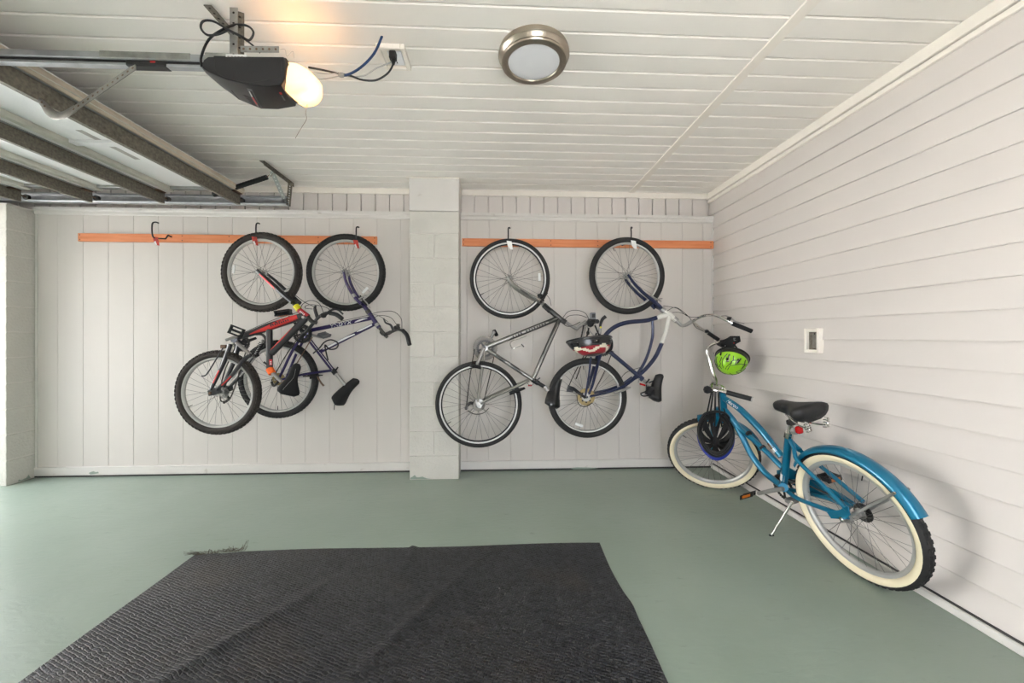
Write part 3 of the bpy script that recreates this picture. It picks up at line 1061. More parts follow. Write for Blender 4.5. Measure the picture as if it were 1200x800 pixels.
    lo.location = Vector((x0_ + .04, ylc, zb_l + .042))
    lo.parent = op
    lo.location -= ORG[op]
opener()

# blue cable from the ceiling hole
bc = MB()
ya = 1.78
pts = spline([P(401, 89, ya + .01), P(410, 86.5, ya), P(420, 81, ya - .01), P(431, 71.5, ya - .02), P(440, 60, ya - .03), PZ(448, 41.5, H + .004)], 6)
bc.tube(pts, .0052, 8)
tag(bc.build('network_cable', 'cord_blue', at=pts[-1]), 'blue cable dropping from a hole in the ceiling to the opener', 'cable')
gc = MB()
pts = spline([P(401, 88.5, ya + .012), P(415, 90, ya + .02), P(428, 88, ya + .03), P(441, 80, ya + .03), P(458, 73, ya + .02), PZ(460, 71, H - .028)], 6)
gc.tube(pts, .0032, 7)
tag(gc.build('grey_lead', 'cord_grey', at=pts[-1]), 'thin grey lead looping from the ceiling outlet', 'cable')

# ceiling outlet on its mounting block
oc = PZ(462, 65, H)
ot = thing('ceiling_outlet', (oc.x, oc.y, H), 'white ceiling outlet on a raised mounting block with a black plug', 'outlet')
x0, x1, y0, y1 = oc.x - .064, oc.x + .064, oc.y - .075, oc.y + .075
fr = MB()
for (a, b, c, d) in ((x0, x0 + .018, y0, y1), (x1 - .018, x1, y0, y1), (x0 + .018, x1 - .018, y0, y0 + .018), (x0 + .018, x1 - .018, y1 - .018, y1)):
    fr.bb(a, b, c, d, H - .022, H + .003, .003)
fr.build('mounting_block', 'trim_cream', ot)
MB().bb(x0 + .018, x1 - .018, y0 + .018, y1 - .018, H - .008, H + .003).build('back_plate', 'trim_cream', ot)
rc = MB().bb(x0 + .042, x1 - .022, y0 + .03, y1 - .03, H - .016, H - .007, .003).build('receptacle', 'plastic_white', ot)
MB().bb(x0 + .056, x0 + .06, oc.y + .018, oc.y + .03, H - .0165, H - .0155).bb(x0 + .07, x0 + .074, oc.y + .018, oc.y + .03, H - .0165, H - .0155).build('slots', 'hole_dark', rc)

# flush ceiling light
lc = PZ(625.5, 60.5, H)
cl_ = thing('ceiling_light', (lc.x, lc.y, H), 'round brushed nickel flush ceiling light with white diffuser', 'ceiling light')
Zd = Vector((0, 0, -1))
AX = (Vector((1, 0, 0)), Vector((0, 1, 0)), Vector((0, 0, 1)))
o = Vector((lc.x, lc.y, H))
MB().lathe(o, None, [(.0, .002), (.157, .002), (.160, -.004), (.160, -.014), (.163, -.016), (.163, -.026), (.158, -.03), (.154, -.04), (.15, -.044), (.15, -.05)], 64, ax=AX).build('base_ring', 'nickel', cl_)
MB().lathe(o, None, [(.150, -.044), (.152, -.05), (.149, -.056), (.140, -.060), (.122, -.057), (.118, -.052)], 64, ax=AX).build('trim_ring', 'nickel', cl_)
MB().lathe(o, None, [(0, -.056), (.06, -.0555), (.1, -.054), (.120, -.050)], 64, ax=AX).build('diffuser', 'plastic_white', cl_)

# recessed box on the siding wall
bx = thing('wall_outlet_box', (XR, 2.52, 1.16), 'recessed outlet box with cream frame on the siding wall', 'outlet')
q0, q1 = None, None
def PX(u, v, X_):
    d = ray(u, v)
    return CAMP + d * (X_ / d.x)
a, b = PX(945.5, 383, XR - .01), PX(963.5, 416, XR - .01)
ya_, yb_ = b.y, a.y
za_, zb_ = CAM_H + (CV - 415) * .0049, CAM_H + (CV - 384) * .0049
f_ = MB()
w_ = (yb_ - ya_)
hh = zb_ - za_
xx0, xx1 = XR - .032, XR + .004
f_.bb(xx0, xx1, ya_, ya_ + w_ * .17, za_, zb_, .003)
f_.bb(xx0, xx1, yb_ - w_ * .17, yb_, za_, zb_, .003)
f_.bb(xx0, xx1, ya_ + w_ * .16, yb_ - w_ * .16, za_, za_ + hh * .14, .003)
f_.bb(xx0, xx1, ya_ + w_ * .16, yb_ - w_ * .16, zb_ - hh * .14, zb_, .003)
f_.build('frame', 'trim_cream', bx)
MB().bb(XR - .012, XR - .007, ya_ + w_ * .15, yb_ - w_ * .15, za_ + hh * .13, zb_ - hh * .13).build('recess', 'galv_shaded', bx)
MB().bb(XR - .018, XR - .012, ya_ + w_ * .3, yb_ - w_ * .45, za_ + hh * .2, zb_ - hh * .2).build('receptacle', 'strap_steel', bx)
MB().cyl((XR - .019, ya_ + w_ * .4, zb_ - hh * .22), (XR - .012, ya_ + w_ * .4, zb_ - hh * .22), .004).build('screw', 'print_dark', bx)

# ------------------------------------------------------------------ hook boards and bike hooks
def board(x0, x1, z0, z1, label, screws):
    r = thing('hook_board', ((x0 + x1) / 2, YB, z0), label, 'board')
    MB().bb(x0, x1, YB - .021, YB - .0005, z0, z1, .002).build('board', 'wood', r)
    for sx in screws:
        for sz in (.22, .78):
            zz = z0 + (z1 - z0) * sz
            MB().cyl((sx, YB - .0225, zz), (sx, YB - .02, zz), .0045, seg=8).build('screw', 'screw', r)
ys_ = YB - .021
SXL = [P(u, 277, ys_).x for u in (93.5, 213.5, 268.5, 373, 439)]
board(P(91, 275, ys_).x, P(441.5, 280, ys_).x, 1.982, 2.05, 'orange wooden hook board on the wall beside the garage door', SXL)
SXR = [P(u, 283, ys_).x for u in (543.5, 645.5, 700.5, 833)]
board(P(541.5, 282, ys_).x, P(836.5, 286, ys_).x, 1.975, 2.043, 'orange wooden hook board ending at the siding wall', SXR)

def hook(u, v, yt, tagm, label, tag_px=None, zb=None, tip=(1, 0), rise=.068):
    """bike hook: screw thread in the board, straight shank, J turned up"""
    base = P(u, v, ys_)
    r = thing('bike_hook', base, label, 'hook', 'bike hooks')
    x, z_ = base.x, base.z
    dr = .05
    pts = [Vector((x, ys_ + .012, z_)), Vector((x, ys_ - .022, z_ + .002)), Vector((x, ys_ - .035, z_ + .004)), Vector((x, ys_ - .06, z_ - .03)), Vector((x, ys_ - .075, z_ - .034)), Vector((x, yt + .05, z_ - dr + .006)),
           Vector((x, yt + .012, z_ - dr)), Vector((x, yt - .008, z_ - dr + .012)), Vector((x, yt - .014, z_ + rise * .5 - .02)), Vector((x, yt - .008, z_ + rise - .012)), Vector((x + tip[0] * .014, yt + .004, z_ + rise)), Vector((x + tip[0] * .032, yt + .010, z_ + rise - .006))]
    MB().tube(spline(pts, 5), .0055, 8).build('shank', 'plastic_black', r)
    if tagm:
        c = Vector((x, yt - (.045 if tip[0] < 1 else -.01), z_ - dr - (.012 if tip[0] < 1 else 0)))
        k_ = 1.25
        tgp = [c + Vector((q[0] * k_, 0, q[1] * k_)) for q in ((-.012, .008), (.02, .004), (.03, -.05), (.012, -.046), (-.004, -.028))]
        o_ = MB().prism(tgp, (0, .0015, 0)).build('tag', tagm, r)
        if tagm == 'tag_red':
            MB().prism([c + Vector((q[0] * k_, -.0006, q[1] * k_)) for q in ((-.004, -.026), (.006, -.02), (.016, -.044), (.010, -.044))], (0, -.0004, 0)).build('tag_print', 'tag_white', o_)
    return r
hook(201, 277.5, 3.24, 'tag_red', 'empty black bike hook with a red tag', tip=(1, 0), rise=.075)
HK = [(319, 279, 3.20, 'tag_red', 'black bike hook holding the red and black bike'),
      (424, 279.5, 3.29, 'tag_red', 'black bike hook holding the purple bike'),
      (594.5, 284, 3.185, 'tag_white', 'black bike hook holding the silver bike beside the pillar'),
      (726.5, 285, 3.14, 'tag_white', 'black bike hook holding the navy cruiser style bike')]
for u_, v_, y_, tm, lb in HK:
    hook(u_, v_, y_, tm, lb, tip=(.55, 0))

# ------------------------------------------------------------------ bicycle building blocks
SPOKE = {}
def spoke_mesh(m):
    if m not in SPOKE:
        SPOKE[m] = MB().cyl((0, 0, 0), (0, 0, 1), .0011, seg=4).mesh('spoke', m)
    return SPOKE[m]

def wheel(root, name, C, fwd, up, R, tr, tire='rubber', rim='rim_silver', spokes=32, smat='spoke', knobs=0, whitewall=False,
          rim_h=.018, hub_r=.017, hub_w=.05, hubm='alloy', dark_well=False, valve=2.6, knob_h=.004, reflector=None):
    """bike wheel: the rim is the part; tire, hub, spokes and valve are its pieces. local z = axle"""
    fwd, up = Vector(fwd).normalized(), Vector(up).normalized()
    lat = fwd.cross(up).normalized()
    M = Matrix((fwd, up, lat)).transposed().to_4x4()
    M.translation = Vector(C) - ORG[root]
    Rr = R - 2 * tr + .004
    zz = tr * .62
    AX_ = (Vector((1, 0, 0)), Vector((0, 1, 0)), Vector((0, 0, 1)))
    O = Vector((0, 0, 0))
    rm = MB().lathe(O, None, [(Rr, zz), (Rr, -zz), (Rr - rim_h * .6, -zz * .92), (Rr - rim_h, -zz * .35), (Rr - rim_h, zz * .35), (Rr - rim_h * .6, zz * .92)], 56, True, ax=AX_)
    rim_o = rm.build(name, rim, root, local=True, smooth=30)
    rim_o.matrix_local = M
    tprof = []
    for k in range(14):
        q = 2 * PI * k / 14
        tprof.append((R - tr + tr * math.cos(q), tr * math.sin(q)))
    MB().lathe(O, None, tprof, 64, True, ax=AX_).build('tire', tire, rim_o, local=True, smooth=60)
    if dark_well:
        MB().lathe(O, None, [(Rr - rim_h * .62, zz * .95), (Rr - rim_h * 1.05, zz * .4), (Rr - rim_h * 1.05, -zz * .4), (Rr - rim_h * .62, -zz * .95)], 56, ax=AX_).build('rim_well', 'plastic_black', rim_o, local=True)
    if whitewall:
        for sg in (1, -1):
            pr = []
            for k in range(6):
                q = math.radians(72 + 86 * k / 5)
                pr.append((R - tr + (tr + .0008) * math.cos(q), sg * (tr + .0008) * math.sin(q)))
            MB().lathe(O, None, pr, 64, ax=AX_).build('whitewall', 'whitewall', rim_o, local=True, smooth=60)
    if knobs:
        kb = MB()
        for i in range(knobs):
            q = 2 * PI * i / knobs
            for (an, off) in ((0.0, 0), (.75, .5), (-.75, .5)):
                qq = q + off * 2 * PI / knobs
                rad = Vector((math.cos(qq), math.sin(qq), 0))
                tan = Vector((-math.sin(qq), math.cos(qq), 0))
                nr = rad * math.cos(an) + Vector((0, 0, 1)) * math.sin(an)
                wd = tan.cross(nr)
                c = rad * (R - tr) + nr * (tr + knob_h * .35)
                kb.box(c, (2 * PI * R / knobs * .55, tr * .62, knob_h * 1.6), (tan, wd, nr))
        o = kb.build('tread', tire, rim_o, local=True, smooth=0)
        o['kind'] = 'stuff'
    # hub
    hp = [(0, -hub_w - .012), (.005, -hub_w - .012), (.005, -hub_w), (hub_r + .006, -hub_w * .72), (hub_r + .006, -hub_w * .62), (hub_r * .75, -hub_w * .5),
          (hub_r * .75, hub_w * .5), (hub_r + .006, hub_w * .62), (hub_r + .006, hub_w * .72), (.005, hub_w), (.005, hub_w + .012), (0, hub_w + .012)]
    MB().lathe(O, None, hp, 18, ax=AX_).build('hub', hubm, rim_o, local=True)
    sm_ = spoke_mesh(smat)
    for i in range(spokes):
        q = 2 * PI * (i + .5) / spokes
        side = 1 if i % 2 else -1
        cross = 1 if (i // 2) % 2 else -1
        qh = q + cross * 1.05
        a = Vector((math.cos(qh) * (hub_r + .003), math.sin(qh) * (hub_r + .003), side * hub_w * .67))
        b = Vector((math.cos(q) * (Rr - rim_h * .7), math.sin(q) * (Rr - rim_h * .7), side * .002))
        d = b - a
        x_, y_, z_ = frame(d)
        Ms = Matrix((x_, y_, d)).transposed().to_4x4()
        Ms.translation = a
        piece('spoke', sm_, rim_o, M=Ms)
    vq = Vector((math.cos(valve), math.sin(valve), 0))
    MB().cyl(vq * (Rr - rim_h), vq * (Rr - rim_h - .032), .0032, .0025, 6).build('valve', 'plastic_black', rim_o, local=True)
    if reflector is not None:
        vq = Vector((math.cos(reflector), math.sin(reflector), 0))
        tq = Vector((-vq.y, vq.x, 0))
        MB().box(vq * (Rr - rim_h - .035) + Vector((0, 0, .02)), (.02, .065, .007), (vq, tq, Vector((0, 0, 1))), .002).build('reflector', 'clear_plastic', rim_o, local=True)
    return rim_o

class Bike:
    """hanging bike: pixel positions on a nearly vertical plane a hand's breadth off the wall"""
    def __init__(s, name, label, v0, y0, v1, y1, base):
        s.v0, s.y0, s.v1, s.y1 = v0, y0, v1, y1
        s.r = thing(name, base, label, 'bicycle', 'bicycles')
    def Y(s, v):
        return s.y0 + (s.y1 - s.y0) * (v - s.v0) / (s.v1 - s.v0)
    def p(s, u, v, dy=0.0):
        return P(u, v, s.Y(v) + dy)
    def pts(s, L, dy=0.0):
        return [s.p(*(q if len(q) == 3 else (q[0], q[1], dy))) for q in L]
    def tube(s, name, L, r, m, dy=0.0, n=5, seg=10, par=None):
        q = s.pts(L, dy)
        q = spline(q, n) if len(q) > 2 else q
        return MB().tube(q, r, seg).build(name, m, par or s.r)
    def pair(s, name, L, r, m, dy, dy_end=None, n=5, seg=8):
        """near tube through the pixels, far tube mirrored through the bike's middle plane"""
        near, far = [], []
        for i, q in enumerate(L):
            t = i / (len(L) - 1)
            d = dy if dy_end is None else dy + (dy_end - dy) * t
            a = s.p(q[0], q[1], -d)
            near.append(a)
            far.append(a + Vector((0, 2 * d, 0)))
        f = lambda q: spline(q, n) if len(q) > 2 else q
        MB().tube(f(near), r, seg).build(name, m, s.r)
        MB().tube(f(far), r, seg).build(name, m, s.r)
    def wheel(s, name, u, v, R, tr, dyv=0.0, twist=0.0, tilt=0.0, **k):
        C = s.p(u, v, dyv)
        nrm = Matrix.Rotation(twist, 3, 'Z') @ Vector((0, -1, 0))
        slope = (s.y1 - s.y0) / ((s.v1 - s.v0) * .0069)
        up = Vector((0, -slope * .0 + tilt, 1)).normalized()
        nrm = (nrm - up * nrm.dot(up)).normalized()
        fwd = up.cross(nrm)
        return wheel(s.r, name, C, fwd, up, R, tr, **k), C

def saddle(root, nose, tail, up, wide, m='saddle_black', th=.055, narrow=.03, rails=True, name='saddle', dip=.012, skirt=.6, par=None):
    """lofted saddle from nose to tail; up = towards the rider"""
    nose, tail = Vector(nose), Vector(tail)
    d = tail - nose
    Lg = d.length
    d.normalize()
    up = Vector(up)
    up = (up - d * up.dot(d)).normalized()
    w = d.cross(up)
    rings = []
    N_ = 14
    for i in range(N_ + 1):
        t = i / N_
        ease = t * t * (3 - 2 * t)
        tt = max(0, (t - .38) / .62)
        hw = narrow + (wide - narrow) * (tt * tt * (3 - 2 * tt))
        if i == 0: hw *= .45
        elif i == 1: hw *= .9
        if i == N_: hw *= .55
        elif i == N_ - 1: hw *= .9
        h = th * (.62 + .38 * ease)
        if i in (0, N_): h *= .45
        rise = -dip * math.sin(PI * t) + (.016 * ease)
        c = nose + d * Lg * t + up * rise
        ring = []
        for k in range(16):
            q = 2 * PI * k / 16
            cx, cy = math.cos(q), math.sin(q)
            cx = math.copysign(abs(cx) ** .75, cx)
            if cy > 0:
                y_ = cy ** .85 * h * .42
            else:
                y_ = cy * h * skirt
            ring.append(c + w * cx * hw + up * y_)
        rings.append(ring)
    o = MB().loft(rings).build(name, m, root, smooth=60)
    if rails:
        rl = MB()
        for sg in (-1, 1):
            a = nose + d * Lg * .2 - up * th * .5 + w * sg * .012
            b = nose + d * Lg * .4 - up * (th * .62 + .022) + w * sg * .022
            c = nose + d * Lg * .68 - up * (th * .62 + .024) + w * sg * .022
            e = nose + d * Lg * .88 - up * th * .5 + w * sg * .035
            rl.tube(spline([a, b, c, e], 4), .0036, 6)
        rl.build('rail', 'steel_dark', o)
    return o

def pedal(root, c, ax, ay, az, m='plastic_black', refl='amber', size=(.09, .062, .024), name='pedal'):
    """cage pedal; ax = axle direction, ay = fore-aft, az = thickness"""
    c = Vector(c)
    A_ = (Vector(ax).normalized(), Vector(ay).normalized(), Vector(az).normalized())
    mb = MB()
    L_, W_, T_ = size
    for sg in (-1, 1):
        mb.box(c + A_[1] * sg * (W_ / 2 - .006), (L_, .012, T_), A_, .002)
        mb.box(c + A_[0] * sg * (L_ / 2 - .006), (.012, W_, T_ * .8), A_, .002)
    mb.cyl(c - A_[0] * (L_ / 2), c + A_[0] * (L_ / 2), .009, seg=8)
    o = mb.build(name, m, root)
    if refl:
        for sg in (-1, 1):
            MB().box(c + A_[1] * sg * (W_ / 2 + .0005), (L_ * .6, .004, T_ * .55), A_).build('reflector', refl, o)
    return o

def disc(root, c, n, prof, m, name, seg=28, teeth=0, R=0):
    mb = MB().lathe(c, n, prof, seg)
    if teeth:
        x_, y_, z_ = frame(n)
        for i in range(teeth):
            q = 2 * PI * i / teeth
            d = x_ * math.cos(q) + y_ * math.sin(q)
            mb.box(Vector(c) + d * R, (.006, .005, .003), (d, z_.cross(d), z_))
    return mb.build(name, m, root)

def chainring(root, c, n, R, m='steel_dark', name='chainring'):
    """toothed ring with five arms"""
    c, n = Vector(c), Vector(n).normalized()
    x_, y_, z_ = frame(n)
    mb = MB().lathe(c, n, [(R * .78, -.0015), (R, -.0015), (R, .0015), (R * .78, .0015)], 32, True)
    for i in range(5):
        q = 2 * PI * i / 5 + .3
        d = x_ * math.cos(q) + y_ * math.sin(q)
        mb.box(c + d * R * .42, (R * .8, .014, .004), (d, z_.cross(d), z_))
    for i in range(36):
        q = 2 * PI * i / 36
        d = x_ * math.cos(q) + y_ * math.sin(q)
        mb.box(c + d * (R + .002), (.006, .006, .0025), (d, z_.cross(d), z_))
    return mb.build(name, m, root)

def cassette(root, c, n, R, m='alloy', name='cassette', layers=6, r1=.02):
    c, n = Vector(c), Vector(n).normalized()
    mb = MB()
    for i in range(layers):
        r_ = R - (R - r1) * i / max(1, layers - 1)
        o_ = c + n * i * .005
        mb.lathe(o_, n, [(r_ * .55, -.001), (r_, -.001), (r_, .001), (r_ * .55, .001)], 24, True)
    return mb.build(name, m, root)

def caliper(root, a, b, n, m='alloy', name='brake', spread=.035, r=.005):
    """two V-brake arms from a to b with pads"""
    a, b, n = Vector(a), Vector(b), Vector(n).normalized()
    mb = MB()
    for sg in (-1, 1):
        mb.tube(spline([a + n * sg * spread, a.lerp(b, .5) + n * sg * (spread + .006), b + n * sg * spread * .8], 3), [r * 1.4, r * 1.2, r], 6)
    mb.tube([b + n * spread * .9, b - n * spread * .9], .0022, 5)
    o = mb.build(name, m, root)
    pd = MB()
    for sg in (-1, 1):
        c = a.lerp(b, .42) + n * sg * (spread - .012)
        d = (b - a).normalized()
        t = d.cross(n)
        pd.box(c, (.05, .011, .012), (t, d, n), .002)
    pd.build('brake_pad', 'rubber', o)
    return o

def coil(a, b, R, r, turns, seg=10):
    a, b = Vector(a), Vector(b)
    x_, y_, z_ = frame(b - a)
    n = turns * seg
    return MB().tube([a + (b - a) * i / n + (x_ * math.cos(2 * PI * i / seg) + y_ * math.sin(2 * PI * i / seg)) * R for i in range(n + 1)], r, 6)
UPZ = Vector((0, 0, 1))
NY = Vector((0, -1, 0))

# ------------------------------------------------------------------ bike: red and black full suspension
b1 = Bike('mountain_bike', 'red and black full suspension mountain bike hanging on the wall', 317, 3.185, 460, 3.06, P(255, 508, 3.06))
R1 = b1.r
b1.wheel('front_wheel', 307, 318.9, .313, .0265, twist=-.03, tire='rubber_brown', knobs=62, reflector=3.05, knob_h=.005, valve=5.6)
b1.wheel('rear_wheel', 256, 459.6, .317, .0265, twist=-.02, tire='rubber_brown', knobs=62, knob_h=.005, valve=3.6)
# fork: two fat legs, arch, crown
b1.pair('fork_leg', [(301, 316.5), (313, 327), (327, 340), (343, 354)], [.010, .017, .020, .019], 'frame_black', .055)
b1.tube('fork_arch', [(331, 344.5, -.055), (337, 343, 0), (335, 341, .055)], .011, 'frame_black')
b1.tube('fork_crown', [(341, 352.5, -.06), (345.5, 355.5, 0), (347, 352, .06)], .018, 'frame_black')
fa, fb = b1.p(305, 320, -.055), b1.p(325, 338.5, -.055)
decal('fork_print', 'frame_red', R1, fa, fb, .0185, [(.05, -.6, .0), (.5, -.75, .1), (.9, -.8, -.1), (1, -.7, -.6)])
b1.tube('steerer', [(344, 354), (349.5, 361.5)], .020, 'frame_black')
b1.tube('headset_ring', [(346.6, 358), (350.6, 363)], .024, 'yellow')
b1.tube('head_tube', [(350.5, 363), (361, 371)], .021, 'red_label')
for k in range(4):
    decal('head_print', 'tag_white', R1, b1.p(350.5, 363), b1.p(361, 371), .0213, [(.25 + .14 * k, -.35, .3), (.33 + .14 * k, -.3, .35)], n=2)
# red main tube
ma, mz = b1.p(354, 368.5), b1.p(315, 382.5)
me_ = b1.p(276, 396.5)
b1.tube('main_tube', [(356, 370), (315, 383), (294, 390.5), (274, 397)], [.028, .031, .024, .017], 'frame_black', seg=14)
decal('main_tube_red', 'frame_red', R1, b1.p(350, 371.2), b1.p(315, 383), .0305, [(0, -.55, .55), (.25, -.9, .75), (.55, -.95, .8), (.8, -.95, .5), (1, -.95, .2)])
decal('main_tube_red', 'frame_red', R1, b1.p(315, 383), b1.p(294, 390.5), lambda t: .0312 - .0065 * t, [(0, -.95, .2), (.4, -.7, .1), (.8, -.5, -.1), (1, -.4, -.25)])
rv = random.Random(5)
for k in range(9):
    q = .28 + .07 * k
    decal('tube_print', 'print_dark', R1, b1.p(350, 371.2), b1.p(315, 383), .0309, [(q, -.35 + .1 * rv.random(), .05), (q + .045, -.3, .12 + .12 * rv.random())], n=2)
for (q, a_, c_) in ((.38, .35, .7), (.5, .25, .65), (.62, .2, .75), (.78, .15, .6)):
    decal('tube_print', 'print_dark', R1, b1.p(350, 371.2), b1.p(315, 383), .0309, [(q, a_, a_ + .12), (q + .1, a_ - .1, c_ - .12)], n=3)
# upper tube and seat tube
b1.tube('top_tube', [(360, 371), (318, 414)], .0255, 'frame_black', seg=14)
decal('top_tube_red', 'frame_red', R1, b1.p(345, 386.4), b1.p(320, 412), .0257, [(0, .55, .75), (.4, .35, .82), (.85, .45, .8), (1, .6, .7)])
MB().ball(b1.p(355, 371.5, -.027), (.012, .006, .012), 10).build('bolt_cap', 'alloy', R1)
b1.tube('seat_tube', [(315.5, 384), (316, 432)], .0235, 'frame_black', seg=14)
lb = b1.p(317.2, 424.5, -.0238)
MB().box(lb, (.022, .0015, .046), None).build('seat_tube_label', 'red_label', R1)
for k in range(4):
    MB().box(b1.p(317.2, 422.2 + 1.5 * k, -.0251), (.012, .0008, .005), None).build('label_print', 'tag_white', R1)
b1.tube('seat_clamp', [(315.6, 431.5), (319, 437.5)], .027, 'orange', seg=14)
b1.tube('seat_post', [(318, 435.5), (330, 447)], .0135, 'alloy')
b1.tube('clamp_lever', [(313, 427, -.03), (309, 424, -.04)], .007, 'plastic_black')
# bottom bracket, cranks
BB1 = b1.p(274, 398)
b1.tube('bottom_bracket', [(274, 398, -.045), (274, 398, .045)], .022, 'frame_black')
cr1 = b1.p(283, 402, .05)
chainring(R1, cr1, NY, .062, 'steel_dark')
chainring(R1, cr1 + Vector((0, -.008, 0)), NY, .046, 'plastic_black')
b1.tube('crank_arm', [(278, 393.5, -.07), (264.5, 398.5, -.085)], [.012, .010], 'alloy')
pc = b1.p(277, 388, -.085)
pedal(R1, pc, (1, .25, -.45), (.45, 0, 1), (0, -1, .2), size=(.095, .07, .026), refl=None)
b1.tube('crank_arm', [(284, 402, .07), (300, 396, .085)], [.012, .010], 'steel_dark')
b1.tube('shock_mount', [(300, 391.5), (307, 392), (311, 396.5), (310.5, 402)], .010, 'steel_dark')
sa, sb = b1.p(307.5, 399.5), b1.p(298, 417)
coil(sa.lerp(sb, .12), sa.lerp(sb, .9), .0165, .0042, 7).build('shock_spring', 'plastic_black', R1)
MB().tube([sa, sb], .008, 8).build('shock', 'alloy', R1)
MB().ball(sa, .014, 8).build('shock_eye', 'alloy', R1)
MB().ball(sb, .015, 8).build('shock_eye', 'steel_dark', R1)
b1.tube('link_arm', [(277, 401), (293, 415)], .014, 'alloy')
# swing arm
b1.pair('swing_arm', [(270, 403), (263, 423), (252, 446), (247, 457)], [.017, .016, .014, .011], 'frame_black', .05, .068)
b1.pair('seat_stay', [(294, 416), (286, 421), (272, 439), (254, 456.5)], [.014, .015, .014, .011], 'frame_black', .045, .068)
decal('stay_print', 'frame_red', R1, b1.p(258, 434, -.06), b1.p(251, 449, -.064), .0152, [(0, -.3, .3), (1, -.3, .3)])
decal('stay_print', 'frame_red', R1, b1.p(271, 440, -.06), b1.p(260, 451, -.064), .0148, [(0, -.7, -.2), (1, -.7, -.2)])
MB().prism([b1.p(243, 458, -.07), b1.p(248, 454, -.07), b1.p(258, 455, -.07), b1.p(259, 460, -.07), b1.p(250, 463, -.07), b1.p(244.5, 464, -.07)], (0, .005, 0)).build('dropout', 'frame_black', R1)
MB().prism([b1.p(243, 458, -.07), b1.p(248, 454, -.07), b1.p(258, 455, -.07), b1.p(259, 460, -.07), b1.p(250, 463, -.07), b1.p(244.5, 464, -.07)], (0, .005, 0)).build('dropout', 'frame_black', R1).location = (0, .135, 0)
MB().ball(b1.p(246, 460.5, -.08), (.012, .008, .012), 8).build('axle_nut', 'rusty_steel', R1)
cassette(R1, b1.p(262, 460, .055), (0, -1, 0), .042, 'alloy', layers=6, r1=.02)
caliper(R1, b1.p(277, 442), b1.p(296.5, 418.5), (0, 1, 0), 'alloy', spread=.04)
b1.tube('kickstand', [(262, 406.5, -.06), (252, 423, -.07), (243.5, 436.5, -.075), (240, 440, -.075), (236.5, 440.5, -.075)], .0048, 'plastic_black')
MB().box(b1.p(262, 406, -.05), (.035, .03, .028), None, .004).build('kickstand_bracket', 'rusty_steel', R1)
b1.tube('chain', [(276, 406, .05), (262, 438, .05), (258, 466, .05), (263, 470, .05), (272, 462, .05), (289, 409, .05)], .0045, 'chain')
b1.tube('derailleur', [(263, 461, .075), (268, 467, .075), (262, 472, .075)], .009, 'steel_dark')
# saddle with cover (underside turned to the viewer)
s1 = saddle(R1, b1.p(349, 426, -.02), b1.p(336, 463, -.06), Vector((.75, -.62, .25)), .088, 'saddle_fabric', th=.085, narrow=.034, rails=False, name='saddle', skirt=.75)
pp = [b1.p(346.5, 432, -.10), b1.p(344, 442, -.115), b1.p(337, 450, -.125), b1.p(331.5, 457, -.118), b1.p(332.5, 462, -.10)]
MB().tube(spline(pp, 6), .0016, 5).build('piping', 'piping_grey', s1)
# stem, handlebar (turned with the wheel), levers
b1.tube('stem', [(359, 369), (365, 376), (371, 378)], .016, 'steel_dark')
hb = b1.tube('handlebar', [(356, 391, .1), (361, 386, .06), (367, 379, .02), (373, 372, -.02), (381, 367, -.03), (388, 367, -.03)], .0125, 'frame_black')
b1.tube('grip', [(386.5, 366.8, -.03), (394, 368.5, -.04), (401, 373.5, -.05)], .0165, 'rubber_grip')
b1.tube('grip', [(357.5, 389, .09), (352, 396, .13)], .0165, 'rubber_grip')
b1.tube('brake_lever', [(372, 372, -.02), (369, 362, -.02), (370, 358, -.02)], [.014, .012, .007], 'plastic_black')
b1.tube('brake_lever', [(382, 368, -.03), (389, 363, -.06), (396, 363, -.07), (402, 368, -.075)], [.012, .008, .007, .006], 'plastic_black')
MB().ball(b1.p(379, 369.5, -.04), (.026, .02, .022), 8).build('shifter', 'plastic_black', R1)
b1.tube('brake_cable', [(370, 360, -.02), (357, 354, 0), (345, 345, 0), (337, 339, 0)], .0026, 'cord_black')
b1.tube('brake_cable', [(379, 366, -.04), (374, 355.5, -.03), (364, 352, 0), (355, 356, 0), (352, 362, -.03)], .0024, 'cord_black')
b1.tube('brake_cable', [(387, 368, -.05), (384, 361, -.03), (368, 357, 0), (359, 358, .02), (358, 361, .02), (366, 362, 0)], .0024, 'cord_black')
b1.tube('shift_cable', [(349, 366, -.035), (325, 373, -.035), (298, 384, -.03), (281, 392, -.03)], .0022, 'cord_black')
caliper(R1, b1.p(332, 348), b1.p(341, 338), (0, 1, 0), 'alloy', spread=.042)

# ------------------------------------------------------------------ bike: purple
b2 = Bike('mountain_bike', 'dark purple hardtail mountain bike with white lettering on its tube', 319, 3.30, 444, 3.285, P(326.5, 489, 3.285))
R2 = b2.r
b2.wheel('front_wheel', 405.8, 319.2, .318, .025, twist=.02, knobs=66, knob_h=.004, valve=2.7, reflector=-.75)
b2.wheel('rear_wheel', 326.5, 444, .318, .025, knobs=66, knob_h=.004, valve=-1.6)
b2.pair('fork_leg', [(402.5, 317), (405.5, 330), (414, 346), (423, 356)], [.009, .012, .013, .013], 'frame_purple', .052)
b2.tube('fork_crown', [(421.5, 354, -.055), (426, 357, 0), (426.5, 353, .055)], .014, 'frame_purple')
b2.tube('fork_steerer', [(424, 355), (434, 368)], .017, 'frame_purple')
b2.tube('fork_band', [(413.5, 344.5, -.052), (416, 348, -.052)], .015, 'alloy')
b2.tube('head_tube', [(432, 365.5), (444.5, 384)], .0185, 'frame_purple')
b2.tube('headset', [(430.5, 363.5), (433, 367)], .021, 'steel_dark')
b2.tube('headset', [(441, 379), (443, 382)], .021, 'alloy')
b2.tube('stem', [(443, 382), (454, 395.5)], [.013, .012], 'steel_dark')
